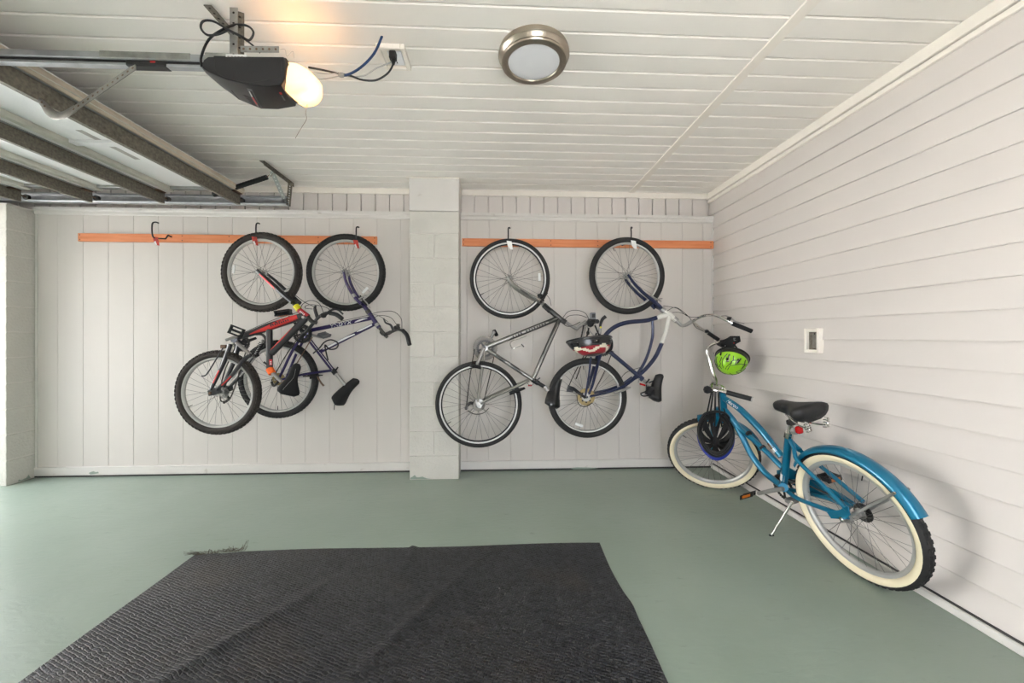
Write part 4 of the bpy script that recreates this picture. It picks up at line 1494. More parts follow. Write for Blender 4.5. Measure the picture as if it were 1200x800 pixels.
tA, tB = b2.p(436, 372.5), b2.p(356, 388.5)
MB().tube([tA, tB], .0165, 12).build('down_tube', 'frame_purple', R2)
# upside down MAGNA on the down tube
dvec = (tB - tA).normalized()
lettering('tube_lettering', 'MAGNA', .039, 'print_white', R2, tA.lerp(tB, .285), dvec, Vector((0, 0, -1)), wrap=.0172, bold=.0004, shear=.2, squash=1.28)
decal('tube_print', 'print_white', R2, tA, tB, .0166, [(.06, .1, .3), (.13, -.2, .55), (.19, -.5, .3), (.25, -.6, -.3)])
tC, tD = b2.p(440, 379), b2.p(374, 412.5)
MB().tube([tC, tD], .0155, 12).build('top_tube', 'frame_purple', R2)
decal('tube_print', 'print_white', R2, tC, tD, .0156, [(.05, -.2, .6), (.25, -.1, .8), (.32, .3, .6)])
decal('tube_print', 'print_white', R2, tC, tD, .0156, [(.36, -.5, .1), (.5, -.3, .7), (.85, -.3, .7), (.92, .2, .5)])
b2.tube('seat_tube', [(357, 391), (392, 436)], .0165, 'frame_purple', seg=12)
decal('tube_print', 'print_white', R2, b2.p(364, 400), b2.p(390, 433.5), .0166, [(0, .45, .6), (1, .45, .6)])
b2.tube('seat_post', [(391, 434.5), (408, 455)], .0135, 'alloy')
b2.tube('seat_clamp', [(389.5, 433), (393.5, 438)], .02, 'plastic_black')
b2.tube('clamp_lever', [(392, 436, -.02), (396, 430, -.03)], .006, 'plastic_black')
b2.pair('chain_stay', [(355, 392), (342, 412), (330, 437), (325, 445)], [.011, .011, .010, .008], 'frame_purple', .035, .065)
b2.pair('seat_stay', [(389, 434), (362, 437.5), (340, 442), (325, 446)], [.010, .010, .009, .008], 'frame_purple', .035, .065)
BB2 = b2.p(358, 391)
b2.tube('bottom_bracket', [(358, 391, -.045), (358, 391, .045)], .02, 'frame_purple')
chainring(R2, BB2 + Vector((0, -.05, 0)), NY, .075, 'plastic_black')
chainring(R2, BB2 + Vector((0, -.042, 0)), NY, .056, 'steel_dark')
b2.tube('crank_arm', [(358, 391, -.07), (338, 371, -.085)], [.013, .010], 'plastic_black')
pedal(R2, b2.p(332, 366.5, -.085), (1, .2, .18), (-.18, 0, 1), (0, 1, 0), size=(.11, .045, .06), refl='amber')
b2.tube('crank_arm', [(358, 391, .07), (377, 395, .085)], [.013, .010], 'alloy')
pedal(R2, b2.p(380, 392.5, .05), (.3, 1, .2), (1, -.3, -.4), (.4, 0, 1), size=(.09, .07, .026), m='plastic_grey', refl=None)
cassette(R2, b2.p(326.5, 444, -.055), (0, 1, 0), .05, 'gold_steel', layers=6, r1=.02)
b2.tube('chain', [(349, 396, -.05), (334, 418, -.05), (318, 446, -.05)], .004, 'chain')
b2.tube('chain', [(366, 395, -.05), (350, 422, -.05), (334, 446, -.05)], .004, 'rusty_steel')
caliper(R2, b2.p(358, 440), b2.p(376, 440), (0, 1, 0), 'steel_dark', spread=.038)
b2.tube('brake_arm', [(372, 441, -.04), (376, 448, -.04), (379.5, 452, -.04)], [.006, .007, .008], 'rusty_steel')
b2.tube('derailleur', [(327, 446, -.075), (321, 452, -.075), (318, 447, -.075)], .009, 'steel_dark')
lk = [(367, 414, -.03), (374, 408, -.04), (380, 401, -.05), (388, 398, -.05), (396, 402, -.05), (394, 408, -.04), (386, 409, -.03), (381, 404, -.04), (382, 412, -.045), (384.5, 422, -.045)]
b2.tube('coiled_cable', lk, .0055, 'cord_black', n=6)
saddle(R2, b2.p(420, 445.5), b2.p(394, 472), Vector((.62, -.25, -.74)), .08, 'saddle_fabric', th=.088, narrow=.034, rails=False, skirt=.8)
b2.tube('saddle_cord', [(392, 474, -.03), (391.5, 480, -.03)], .003, 'cord_black')
# handlebar and controls
b2.tube('handlebar', [(448, 391, .06), (452, 391, .02), (458, 389, -.04), (466, 386, -.09), (473, 388, -.14)], .0115, 'steel_dark')
b2.tube('grip', [(472, 387, -.13), (477, 393, -.17), (480, 404, -.2)], .0165, 'rubber_grip')
b2.tube('grip', [(449, 391, .05), (447, 389, .1)], .0165, 'rubber_grip')
b2.tube('brake_lever', [(461, 388, -.06), (458, 381, -.07), (452, 378, -.08), (449.5, 373, -.085)], [.011, .009, .007, .006], 'plastic_black')
MB().ball(b2.p(465, 384, -.08), (.03, .024, .022), 8).build('shifter', 'plastic_black', R2)
MB().box(b2.p(466.5, 381.5, -.11), (.026, .02, .03), None, .004).build('lever_clamp', 'steel_dark', R2)
b2.tube('stem_clamp', [(450, 393), (458, 389)], .015, 'plastic_black')
b2.tube('brake_cable', [(471, 385, -.09), (470, 373, -.06), (461, 365, -.04), (447, 365, -.03), (436, 367.5, -.02)], .0024, 'cord_black')
b2.tube('brake_cable', [(466, 382, -.08), (458, 372, -.06), (446, 369.5, -.04), (438, 372, -.02)], .0022, 'cord_black')
b2.tube('brake_cable', [(455, 377, -.05), (444, 370, -.04), (434, 369, -.02), (412, 373.5, -.025), (395, 377, -.025)], .002, 'cord_black')
caliper(R2, b2.p(421, 352), b2.p(431, 346), (0, 1, 0), 'alloy', spread=.042)
b2.tube('brake_arm', [(425, 350, -.045), (430, 355, -.045), (434, 361, -.045)], [.004, .005, .004], 'alloy')

# ------------------------------------------------------------------ bike: silver
b3 = Bike('hybrid_bike', 'silver grey hybrid bike with black stripes hanging beside the block pillar', 325, 3.19, 475, 3.04, P(561, 524, 3.04))
R3 = b3.r
b3.wheel('front_wheel', 597.6, 326.5, .330, .0185, twist=-.02, dark_well=True, spokes=32, valve=3.65, rim_h=.02, reflector=.05)
b3.wheel('rear_wheel', 561, 473.5, .338, .0185, twist=-.01, dark_well=True, spokes=32, valve=3.7, rim_h=.02)
b3.pair('fork_leg', [(595.5, 324.5), (600, 331), (608, 338), (623, 347), (633, 352.5)], [.009, .011, .014, .0165, .0165], 'frame_silver', .052)
b3.tube('fork_crown', [(630, 351, -.058), (634, 354, 0), (633, 351.5, .058)], .017, 'frame_charcoal')
b3.tube('fork_steerer', [(632, 352), (646, 365)], .017, 'frame_silver')
b3.tube('fork_boot', [(637, 357), (645, 364.5)], .0225, 'rubber')
decal('fork_print', 'frame_charcoal', R3, b3.p(610, 339, -.052), b3.p(630, 351, -.052), .0168, [(0, -.5, 0), (.4, -.6, .2), (1, -.3, .1)])
b3.tube('head_tube', [(644.5, 363.5), (659.5, 376)], .0215, 'frame_charcoal', seg=12)
dA, dB = b3.p(656, 372), b3.p(570, 406.5)
MB().tube([dA, dB], .0205, 12).build('down_tube', 'frame_charcoal', R3)
decal('tube_panel', 'frame_silver', R3, dA, dB, .0206, [(.66, -.2, .1), (.74, -.9, .7), (.85, -.95, .95), (1, -.95, .95)])
decal('tube_panel', 'frame_silver', R3, dA, dB, .0206, [(.16, -.2, .2), (.25, -.5, .5), (.62, -.5, .6), (.72, -.1, .55)])
rv = random.Random(11)
for k in range(13):
    if k in (8,): continue
    q = .20 + .036 * k
    w_ = .014 + .012 * rv.random()
    decal('tube_print', 'print_dark', R3, dA, dB, .0211, [(q, -.42, .2 + .25 * rv.random()), (q + w_, -.38, .3)], n=2)
tA, tB = b3.p(656, 373), b3.p(625, 443)
MB().tube([tA, tB], .0185, 12).build('top_tube', 'frame_charcoal', R3)
decal('tube_panel', 'frame_silver', R3, tA, tB, .0187, [(.1, -.5, -.1), (.45, -.6, .35), (.6, -.5, .2), (.68, -.2, -.05)])
decal('tube_panel', 'frame_silver', R3, tA, tB, .0187, [(.62, .3, .5), (.72, -.3, .9), (1, -.95, .95)])
sA, sB = b3.p(570, 409), b3.p(626, 446)
MB().tube([sA, sB], .0165, 12).build('seat_tube', 'frame_silver', R3)
decal('tube_panel', 'frame_charcoal', R3, sA, sB, .0167, [(.2, -.1, .6), (.32, -.8, .6), (.4, -.2, .3)])
decal('tube_panel', 'frame_charcoal', R3, sA, sB, .0167, [(.5, .2, .8), (.66, -.6, .7), (.76, -.7, -.2)])
MB().tube([b3.p(624, 444.5), b3.p(631, 449)], .0205, 12).build('seat_clamp', 'plastic_black', R3)
b3.tube('seat_post', [(629, 447.5), (639.5, 454)], .015, 'rubber')
b3.tube('seat_post_head', [(638, 452.5), (642, 458)], .017, 'alloy')
b3.tube('clamp_lever', [(627, 447, -.025), (633, 442.5, -.03)], .005, 'plastic_black')
b3.pair('seat_stay', [(620, 446), (600, 455), (580, 464), (563, 473)], [.012, .012, .011, .010], 'frame_silver', .03, .065)
b3.pair('chain_stay', [(568, 410), (565, 430), (561.5, 455), (560, 471)], [.014, .013, .011, .010], 'frame_silver', .03, .065)
MB().prism([b3.p(557, 468, -.068), b3.p(563, 467, -.068), b3.p(568, 471, -.068), b3.p(563, 478, -.068), b3.p(559, 477, -.068)], (0, .005, 0)).build('dropout', 'frame_silver', R3)
b3.tube('bottom_bracket', [(568.5, 408, -.045), (568.5, 408, .045)], .0215, 'frame_silver')
BB3 = b3.p(568.5, 408, .05)
chainring(R3, BB3, NY, .095, 'ring_grey')
MB().lathe(BB3 + Vector((0, .008, 0)), NY, [(.06, 0), (.098, 0), (.098, .002), (.06, .002)], 40, True).build('chain_guard', 'ring_grey', R3)
chainring(R3, BB3 - Vector((0, .008, 0)), NY, .066, 'steel_dark')
b3.tube('crank_arm', [(567.5, 406, -.07), (559, 427, -.078)], [.0165, .0125], 'alloy')
b3.tube('crank_bolt', [(567.5, 406.5, -.084), (567.5, 406.5, -.09)], .009, 'steel_dark')
pedal(R3, b3.p(557, 429, -.115), (1, .5, -.25), (0, 0, 1), (-.3, 1, 0), size=(.085, .028, .05), refl=None)
b3.tube('crank_arm', [(570, 404, .075), (579.5, 388.5, .085)], [.015, .012], 'alloy')
pedal(R3, b3.p(580.5, 390, .12), (.5, .5, -.9), (1, 0, .5), (0, 1, 0), size=(.06, .03, .05), refl=None)
cassette(R3, b3.p(561, 474, .06), (0, -1, 0), .052, 'ring_grey', layers=7, r1=.02)
cassette(R3, b3.p(559.5, 475.5, -.045), (0, -1, 0), .038, 'ring_grey', name='hub_flange', layers=3, r1=.026)
b3.tube('chain', [(556, 409, .05), (551, 440, .04), (546.5, 476, .03)], .0042, 'chain')
b3.tube('chain', [(580, 412, .05), (574, 440, .05), (567, 470, .05)], .0042, 'chain')
b3.tube('derailleur', [(560, 476, .03), (552, 472, -.0), (547, 476, -.01), (546, 480, -.01)], [.009, .012, .010, .008], 'steel_dark')
MB().torus(b3.p(546.3, 478, -.012), NY, .012, .004, 14, 6).build('jockey_wheel', 'alloy', R3)
b3.tube('chain_tail', [(548, 481, -.01), (556, 485, .03), (566, 484, .05), (573, 478, .05)], .003, 'chain')
caliper(R3, b3.p(597, 461), b3.p(615, 454.5), (0, 1, 0), 'plastic_black', spread=.036, r=.006)
b3.tube('brake_arm', [(598, 460, -.04), (605, 457, -.045), (613, 455, -.045)], [.010, .010, .006], 'plastic_black')
b3.tube('brake_cable', [(617, 448, -.03), (622, 452, -.04), (625, 449, -.03), (627, 441, -.02)], .002, 'cord_black')
MB().box(b3.p(621, 451.5, -.03), (.03, .012, .012), None, .003).build('rear_reflector', 'red_lens', R3)
b3.tube('bottle_cage', [(617, 393.5, -.03), (607, 397, -.03), (598, 401, -.03), (600.5, 408, -.03), (606, 406.5, -.03), (612, 404, -.03)], .0028, 'chrome', n=3)
b3.tube('bottle_cage_end', [(611, 403, -.03), (614, 406.3, -.03)], .005, 'plastic_black')
saddle(R3, b3.p(656, 441), b3.p(647, 477.5), Vector((.9, -.38, .25)), .078, 'saddle_black', th=.095, narrow=.034, rails=False, skirt=.8)
MB().tube(spline([b3.p(644.5, 460, -.01), b3.p(641, 466, -.01), b3.p(641.5, 473, -.01)], 4), .0045, 6).build('saddle_rail', 'steel_dark', R3)
MB().cyl(b3.p(646, 474, -.076), b3.p(646, 474, -.082), .009, seg=12).build('saddle_badge', 'plastic_grey', R3)
# stem and handlebar
b3.tube('headset', [(657.5, 374.5), (663, 378)], .022, 'plastic_black')
b3.tube('stem', [(662, 376.5), (675, 385), (678, 383), (687, 377)], [.0125, .013, .016, .018], 'alloy', n=4)
b3.tube('handlebar', [(684, 380, .24), (687, 378, .12), (689, 377, 0), (692, 376, -.12), (699, 376, -.24)], .0125, 'steel_dark')
b3.tube('grip', [(691.5, 376, -.1), (700, 376.5, -.26)], .0165, 'rubber_grip')
b3.tube('grip', [(688, 378, .1), (684, 380, .22)], .0165, 'rubber_grip')
MB().ball(b3.p(692, 378, -.08), (.032, .035, .038), 9).build('shifter', 'plastic_black', R3)
b3.tube('brake_lever', [(686, 382, -.05), (685, 388, -.06), (682.5, 398, -.07)], [.007, .006, .005], 'alloy')
b3.tube('brake_lever', [(687, 381, -.06), (691, 388, -.1), (697, 394, -.12)], [.006, .005, .005], 'alloy')
b3.tube('brake_lever', [(697, 379, -.1), (700, 386, -.12), (703.5, 394, -.12)], [.006, .005, .005], 'alloy')
b3.tube('bar_end', [(702.5, 392, -.16), (703.5, 381, -.16), (706, 374, -.17), (710, 370.5, -.18)], [.010, .010, .013, .014], 'plastic_black')
b3.tube('bar_end_sleeve', [(703, 391, -.161), (703.6, 383, -.161)], .0115, 'alloy')
MB().ball(b3.p(704, 383.5, -.172), .008, 7).build('bell_dot', 'yellow', R3)
MB().ball(b3.p(689, 390, -.04), (.014, .014, .018), 8).build('lever_pivot', 'plastic_black', R3)
bx3 = b3.p(694.6, 370.5, -.1)
MB().box(bx3, (.042, .035, .058), None, .005).build('computer', 'plastic_grey', R3)
MB().box(bx3 + Vector((.002, -.0185, .004)), (.026, .002, .03), None).build('computer_screen', 'plastic_dark', R3)
for pts in ([(659, 373), (666, 365), (677, 363.5), (686, 367), (690, 374)], [(661, 375), (667, 370), (678, 369), (688, 372)], [(658, 377), (664, 382), (672, 381), (680, 377)]):
    b3.tube('brake_cable', [(a_, b_, -.03) for a_, b_ in pts], .0026, 'cord_black')
caliper(R3, b3.p(630, 356), b3.p(641, 344), (0, 1, 0), 'steel_dark', spread=.042)
MB().ball(b3.p(633, 346, -.045), (.024, .014, .016), 8).build('brake_body', 'plastic_black', R3)
b3.tube('brake_cable', [(640, 345, -.03), (644, 350, -.03), (646, 358, -.03)], .002, 'cord_black')

# ------------------------------------------------------------------ bike: navy
b4 = Bike('comfort_bike', 'navy blue comfort bike with a white head tube and curved frame', 322, 3.15, 466, 3.06, P(688, 513, 3.06))
R4 = b4.r
b4.wheel('front_wheel', 734.8, 323, .318, .0255, twist=.03, spokes=36, valve=2.05, rim_h=.014)
b4.wheel('rear_wheel', 688.3, 466, .318, .0255, twist=0, spokes=36, valve=1.7, rim_h=.014, reflector=-1.9)
b4.pair('fork_leg', [(736, 321.5), (742.5, 331), (753.5, 342.5), (767, 353.5), (774, 360)], [.009, .012, .0135, .015, .016], 'frame_navy', .052)
b4.tube('fork_crown', [(769, 356, -.056), (773, 361, 0), (766, 357, .056)], .016, 'frame_navy')
b4.tube('steerer', [(771, 358), (779, 365)], .017, 'frame_navy')
b4.tube('head_tube', [(777, 363), (792, 375)], .0215, 'frame_white', seg=12)
b4.tube('headset', [(775, 361.5), (778.5, 364.5)], .024, 'alloy')
b4.tube('headset', [(789, 372.5), (793.5, 376)], .022, 'alloy')
b4.tube('lug', [(769.5, 372.5), (775, 370.5), (783, 368)], [.019, .020, .021], 'frame_white')
b4.tube('down_tube', [(771, 371.8), (757, 375.5), (740, 377), (728, 379.5), (718, 384.5), (710, 392), (705, 402)], .0175, 'frame_navy', seg=12)
b4.tube('twin_tube', [(764.5, 374), (765, 386), (764, 398), (758.5, 417), (751, 432), (740, 446)], .0115, 'frame_navy')
b4.tube('top_tube', [(784, 370), (782, 382), (779.5, 392), (775, 403)], [.0175, .0165, .0165, .0165], 'frame_white', seg=12)
b4.tube('top_tube_tail', [(775.5, 402), (768, 418), (756, 433), (744, 443)], [.0168, .0165, .0155, .014], 'frame_navy', seg=12)
b4.pair('seat_stay', [(744, 443), (731, 452.5), (714, 459), (700, 462.5), (688, 465)], [.012, .011, .0105, .010, .009], 'frame_navy', .03, .062)
b4.tube('seat_tube', [(705, 404), (752, 443.5)], .0165, 'frame_navy', seg=12)
b4.pair('chain_stay', [(706, 406), (699, 432), (694, 452), (688.5, 464)], [.014, .013, .011, .009], 'frame_navy', .035, .062)
b4.tube('fender_stay', [(692.5, 418, -.075), (690, 440, -.075), (686, 464, -.075)], .008, 'frame_navy')
b4.tube('seat_clamp', [(749, 441), (753, 444.5)], .021, 'frame_navy')
b4.tube('seat_post', [(751, 442.5), (762, 452)], .0135, 'alloy')
b4.tube('seat_clamp_bolt', [(757, 449, -.02), (761, 444, -.02)], .006, 'plastic_black')
b4.tube('clamp_lever', [(749, 443, -.02), (748, 448, -.025)], .004, 'alloy')
MB().box(b4.p(753, 450.5, -.01), (.045, .02, .014), (Vector((1, 0, -.3)).normalized(), Vector((0, 1, 0)), Vector((.3, 0, 1)).normalized()), .003).build('rear_reflector', 'red_lens', R4)
saddle(R4, b4.p(775.5, 438.5), b4.p(767.5, 470), Vector((.93, -.3, .15)), .09, 'saddle_black', th=.085, narrow=.034, rails=False, skirt=.8)
MB().box(b4.p(761.5, 458, 0), (.05, .06, .075), (Vector((1, 0, -.4)).normalized(), Vector((0, 1, 0)), Vector((.4, 0, 1)).normalized()), .008).build('saddle_clamp', 'plastic_black', R4)
b4.tube('saddle_rail', [(766, 446), (758, 450), (757, 458), (751, 461), (754, 464), (762, 463)], .005, 'plastic_black', n=4)
b4.tube('bottom_bracket', [(705.5, 405, -.04), (705.5, 405, .04)], .02, 'frame_navy')
chainring(R4, b4.p(705.5, 405, .05), NY, .085, 'steel_dark')
b4.tube('crank_arm', [(705.5, 405, -.07), (690, 398, -.08)], [.012, .010], 'alloy')
b4.tube('crank_arm', [(705.5, 405, .07), (719, 413, .08)], [.012, .010], 'alloy')
dk = disc(R4, b4.p(687, 465, -.052), NY, [(.022, -.002), (.068, -.002), (.068, .002), (.022, .002)], 'gold_steel', 'spoke_guard', 32)
for k in range(8):
    q = 2 * PI * k / 8
    c = b4.p(687, 465, -.055) + Vector((math.cos(q), 0, math.sin(q))) * .04
    MB().cyl(c, c + Vector((0, -.0015, 0)), .008, seg=8).build('cutout', 'hole_dark', dk)
cassette(R4, b4.p(687, 465, -.06), (0, -1, 0), .036, 'alloy', layers=4, r1=.02)
b4.tube('derailleur', [(686, 466, -.09), (678, 460, -.09), (671, 455, -.09), (667, 456, -.09)], [.010, .012, .014, .012], 'plastic_black')
MB().prism([b4.p(664, 459, -.095), b4.p(666, 451, -.095), b4.p(671, 453, -.095), b4.p(672, 459, -.095)], (0, .01, 0)).build('derailleur_cage', 'plastic_black', R4)
b4.tube('chain', [(690, 404, .05), (683, 419, .0), (672, 440, -.06), (664.5, 457, -.09)], .0036, 'chain')
b4.tube('chain', [(694, 408, .05), (683, 424, .0), (675, 444, -.06)], .0042, 'chain')
b4.tube('chain', [(718, 411, .05), (708, 436, .02), (694, 462, -.05)], .0036, 'chain')
b4.tube('chain_tail', [(676, 463, -.09), (678, 473, -.08), (686, 476.5, -.07), (694, 472, -.06)], .0032, 'chain')
caliper(R4, b4.p(721, 459), b4.p(737, 453.5), (0, 1, 0), 'alloy', spread=.04, r=.006)
b4.tube('brake_arm', [(720, 460, -.05), (729, 457, -.05), (739, 453.5, -.045)], [.012, .010, .005], 'alloy')
b4.tube('brake_cable', [(724, 457, -.04), (727, 445, -.04), (733, 437, -.03), (742, 433, -.02), (752, 430, -.02)], .0022, 'cord_black')
# stem and wide bars (they reach out into the room)
b4.tube('stem', [(791, 374), (800, 381.5), (811, 376.5)], [.013, .014, .016], 'alloy', n=4)
yb4 = b4.Y(376)
nb = [P(811, 377, yb4), P(818, 372.5, yb4 - .06), P(827, 369.5, yb4 - .12), P(838, 369.5, yb4 - .2), P(848, 373.5, yb4 - .25), P(861, 380.5, yb4 - .29)]
MB().tube(spline(nb, 6), .0115, 10).build('handlebar', 'chrome', R4)
fbq = [P(811, 377, yb4), P(814, 379, yb4 + .04), P(820, 384, yb4 + .1), P(827, 388.5, yb4 + .14), P(832, 391, yb4 + .15)]
MB().tube(spline(fbq, 6), .0115, 10).build('handlebar', 'chrome', R4)
MB().tube([P(858, 378.8, yb4 - .285), P(881, 388, yb4 - .31)], .0165, 10).build('grip', 'rubber_grip', R4)
MB().tube([P(830, 390, yb4 + .145), P(842, 398, yb4 + .15)], .0165, 10).build('grip', 'rubber_grip', R4)
MB().tube(spline([P(852, 370.5, yb4 - .27), P(857, 373, yb4 - .29), P(863, 377, yb4 - .32), P(872, 379, yb4 - .33)], 4), [.007, .008, .0045, .004], 6).build('brake_lever', 'alloy', R4)
MB().ball(P(855, 373, yb4 - .28), (.022, .018, .014), 8).build('shifter', 'plastic_black', R4)
MB().tube(spline([P(845, 370.3, yb4 - .24), P(850, 369.8, yb4 - .25), P(854, 371, yb4 - .27)], 4), .005, 6).build('cable_adjuster', 'alloy', R4)
MB().ball(P(828, 388, yb4 + .13), (.022, .018, .016), 8).build('shifter', 'plastic_black', R4)
for pts in ([(777, 358, -.03), (786, 359.5, -.04), (795, 362, -.05), (805, 370, -.04), (817, 371.5, -.07), (838, 369, -.2)],
            [(782, 364, -.03), (790, 360, -.04), (797, 362.5, -.05), (808, 372, -.02), (815, 383, .05), (824, 388, .1)],
            [(788, 366, -.03), (796, 366, -.03), (806, 370, -.02), (812, 378, .02)]):
    b4.tube('brake_cable', pts, .0022, 'cord_black')
caliper(R4, b4.p(763, 352), b4.p(774, 350), (0, 1, 0), 'alloy', spread=.042)
b4.tube('brake_arm', [(762, 346, -.045), (767, 349, -.045), (775, 353, -.045)], [.006, .007, .005], 'alloy')

# ------------------------------------------------------------------ beach cruiser standing on its kickstand by the siding wall
RC = Vector((1.8113, 1.823, 0))                  # rear contact
FC = Vector((1.700, 2.975, 0))                   # front contact
RW = .3157
hd = (FC - RC).normalized()
LEFT = Vector((-hd.y, hd.x, 0))                  # towards the room
lean = .2
UPB = (UPZ * math.cos(lean) + LEFT * math.sin(lean)).normalized()
NB = (LEFT * math.cos(lean) - UPZ * math.sin(lean)).normalized()     # bike's left
b5 = thing('beach_cruiser', (RC + FC) / 2, 'teal beach cruiser with cream whitewall tires standing by the siding wall', 'bicycle', 'bicycles')
AX5 = RC + UPB * RW
def q5(u, v, off=0.0):
    """pixel on the cruiser's own leaning plane, off metres to its left"""
    return PPL(u, v, AX5 + NB * off, NB)
def T5(name, L, r, m, off=0.0, n=5, seg=10, par=None):
    q = [q5(*(x if len(x) == 3 else (x[0], x[1], off))) for x in L]
    q = spline(q, n) if len(q) > 2 else q
    return MB().tube(q, r, seg).build(name, m, par or b5)
rw = wheel(b5, 'rear_wheel', AX5, hd, UPB, RW, .027, whitewall=True, spokes=36, smat='spoke', rim_h=.02, hub_r=.02, hub_w=.055, valve=1.9, rim='rim_silver')
fy = -1.07
FH = Vector((math.sin(fy), math.cos(fy), 0))
FL = Vector((-FH.y, FH.x, 0))
fl = .38
UPF = (UPZ * math.cos(fl) + FL * math.sin(fl)).normalized()
NF = (FL * math.cos(fl) - UPZ * math.sin(fl)).normalized()
AXF = FC + UPF * RW
fw = wheel(b5, 'front_wheel', AXF, FH, UPF, RW, .027, whitewall=True, spokes=36, smat='spoke', rim_h=.02, hub_r=.015, hub_w=.042, valve=.6)
for w_, hw in ((rw, .055), (fw, .042)):
    tb = MB()
    for i in range(60):
        q = 2 * PI * i / 60
        rad = Vector((math.cos(q), math.sin(q), 0)); tan = Vector((-math.sin(q), math.cos(q), 0))
        for z_ in (-.011, 0, .011):
            tb.box(rad * (RW - .0008 - abs(z_) * .18) + Vector((0, 0, z_)), (.017, .0075, .0035), (tan, Vector((0, 0, 1)), rad))
    o = tb.build('tread', 'rubber', w_, local=True, smooth=0)
    o['kind'] = 'stuff'
# frame
T5('head_tube', [(847, 459), (848.5, 482)], .022, 'frame_teal', seg=14)
T5('top_tube', [(848, 466), (858, 472.5), (868, 480), (882.5, 494), (896, 509), (916, 535)], [.019, .0205, .021, .021, .0205, .019], 'frame_teal', seg=14)
T5('middle_tube', [(849, 479), (858, 490), (868, 503), (882.5, 515), (898, 529), (917, 548)], [.017, .0175, .0165, .0155, .0155, .0155], 'frame_teal', seg=12)
T5('down_tube', [(850, 481), (860, 494), (869, 510), (880, 532), (895, 552), (908, 563), (919, 571)], [.017, .018, .0185, .0185, .0185, .0185, .0185], 'frame_teal', seg=14)
T5('seat_tube', [(924.5, 509), (918, 571)], .0195, 'frame_teal', seg=14)
T5('bottom_bracket', [(918, 571, -.035), (918, 571, .04)], .025, 'frame_teal')
p0, p1 = q5(854, 470), q5(870, 481.7)
dv = (p1 - p0).normalized()
nv = CAMP - p0
nv = (nv - dv * nv.dot(dv)).normalized()
lettering('script_lettering', 'Huron', .033, 'print_white', b5, p0, dv, nv.cross(dv), wrap=.0228, shear=.35, squash=1.15)
T5('tube_band', [(903, 518.5), (908, 525)], .0215, 'rusty_steel')
T5('tube_band', [(908, 525), (911, 529)], .0213, 'label_white')
T5('cable_clip', [(876.5, 507), (878.5, 508.7)], .0185, 'rubber')
T5('cable_clip', [(893, 523.5), (895, 525.3)], .0175, 'rubber')
T5('frame_label', [(918.7, 562), (919.4, 554.5)], .0203, 'label_white')
# rear triangle
for off, sg in ((.055, 1), (-.055, -1)):
    T5('chain_stay', [(920, 573, sg * .02), (934, 583.5, sg * .04) if sg > 0 else (940, 576, -.04), (962, 594.5, off) if sg > 0 else (964, 582, off), (994, 605.5, off) if sg > 0 else (1001, 592, off)], .0115, 'frame_teal')
T5('seat_stay', [(926, 515, .012), (930, 524, .03), (931.5, 532, .045), (936, 541, .055), (967, 571, .058), (993, 597.5, .058)], .0105, 'frame_teal')
T5('seat_stay', [(927, 517, -.012), (938, 528, -.03), (950, 537, -.05), (975, 557, -.058), (1012, 588, -.058)], .0105, 'frame_teal')
T5('stay_bridge', [(925, 515.5), (937.5, 527.5)], .014, 'frame_teal')
MB().prism([q5(970, 600, .062), q5(985, 597, .062), (q5(994, 592, .062)), q5(997, 603, .062), q5(992, 608, .062), q5(975, 607, .062)], NB * .005).build('dropout', 'frame_teal', b5)
axl = MB().cyl(AX5 + NB * .078, AX5 - NB * .078, .006, seg=8)
axl.cyl(AX5 + NB * .066, AX5 + NB * .074, .012, seg=6)
axl.build('axle', 'chrome', b5)
MB().cyl(AX5 - NB * .05, AX5 - NB * .056, .045, seg=24).build('sprocket', 'steel_dark', b5)
MB().cyl(AX5 + NB * .03, AX5 + NB * .05, .024, seg=18).build('hub_brake', 'alloy', b5)
# fender: arc shell over the rear wheel
def fender(C, fwd, up, lat, R, half, a0, a1, m, name, n=40):
    rings = []
    prof = [(-half, -.016), (-half * .93, -.004), (-half * .6, .008), (0, .013), (half * .6, .008), (half * .93, -.004), (half, -.016)]
    th = .0018
    mb = MB()
    for i in range(n + 1):
        a = a0 + (a1 - a0) * i / n
        d = fwd * math.cos(a) + up * math.sin(a)
        ring = [C + d * (R + r_) + lat * z_ for z_, r_ in prof] + [C + d * (R + r_ - th) + lat * z_ * .97 for z_, r_ in prof[::-1]]
        rings.append(ring)
    return mb.loft(rings).build(name, m, b5, smooth=50)
def ang(u, v, C, n_, fwd, up):
    p = PPL(u, v, C, n_) - C
    return math.atan2(p.dot(up), p.dot(fwd))
a_end = ang(1081, 606, AX5, NB, hd, UPB)
a_st = ang(937, 545, AX5, NB, hd, UPB)
if a_end < 0: a_end += 2 * PI
rf = fender(AX5, hd, UPB, NB, RW + .012, .036, a_st, a_end, 'frame_teal', 'rear_fender')
for off in (.038,):
    es = AX5 + (hd * math.cos(a_end - .33) + UPB * math.sin(a_end - .33)) * (RW + .012) + NB * .036
    MB().tube([AX5 + NB * .064, AX5.lerp(es, .15) + NB * .03, es], [.006, .007, .006], 8, flat=NB).build('fender_stay', 'alloy', b5)
    es2 = es - NB * .072
    MB().tube([AX5 - NB * .064, es2], .005, 8, flat=NB).build('fender_stay', 'alloy', b5)
    MB().ball(es + NB * .003, .006, 8).build('fender_bolt', 'chrome', b5)
ff = fender(AXF, FH, UPF, NF, RW + .012, .036, ang(818, 490, AXF, NF, FH, UPF), ang(893, 524, AXF, NF, FH, UPF) % (2 * PI), 'frame_teal', 'front_fender')
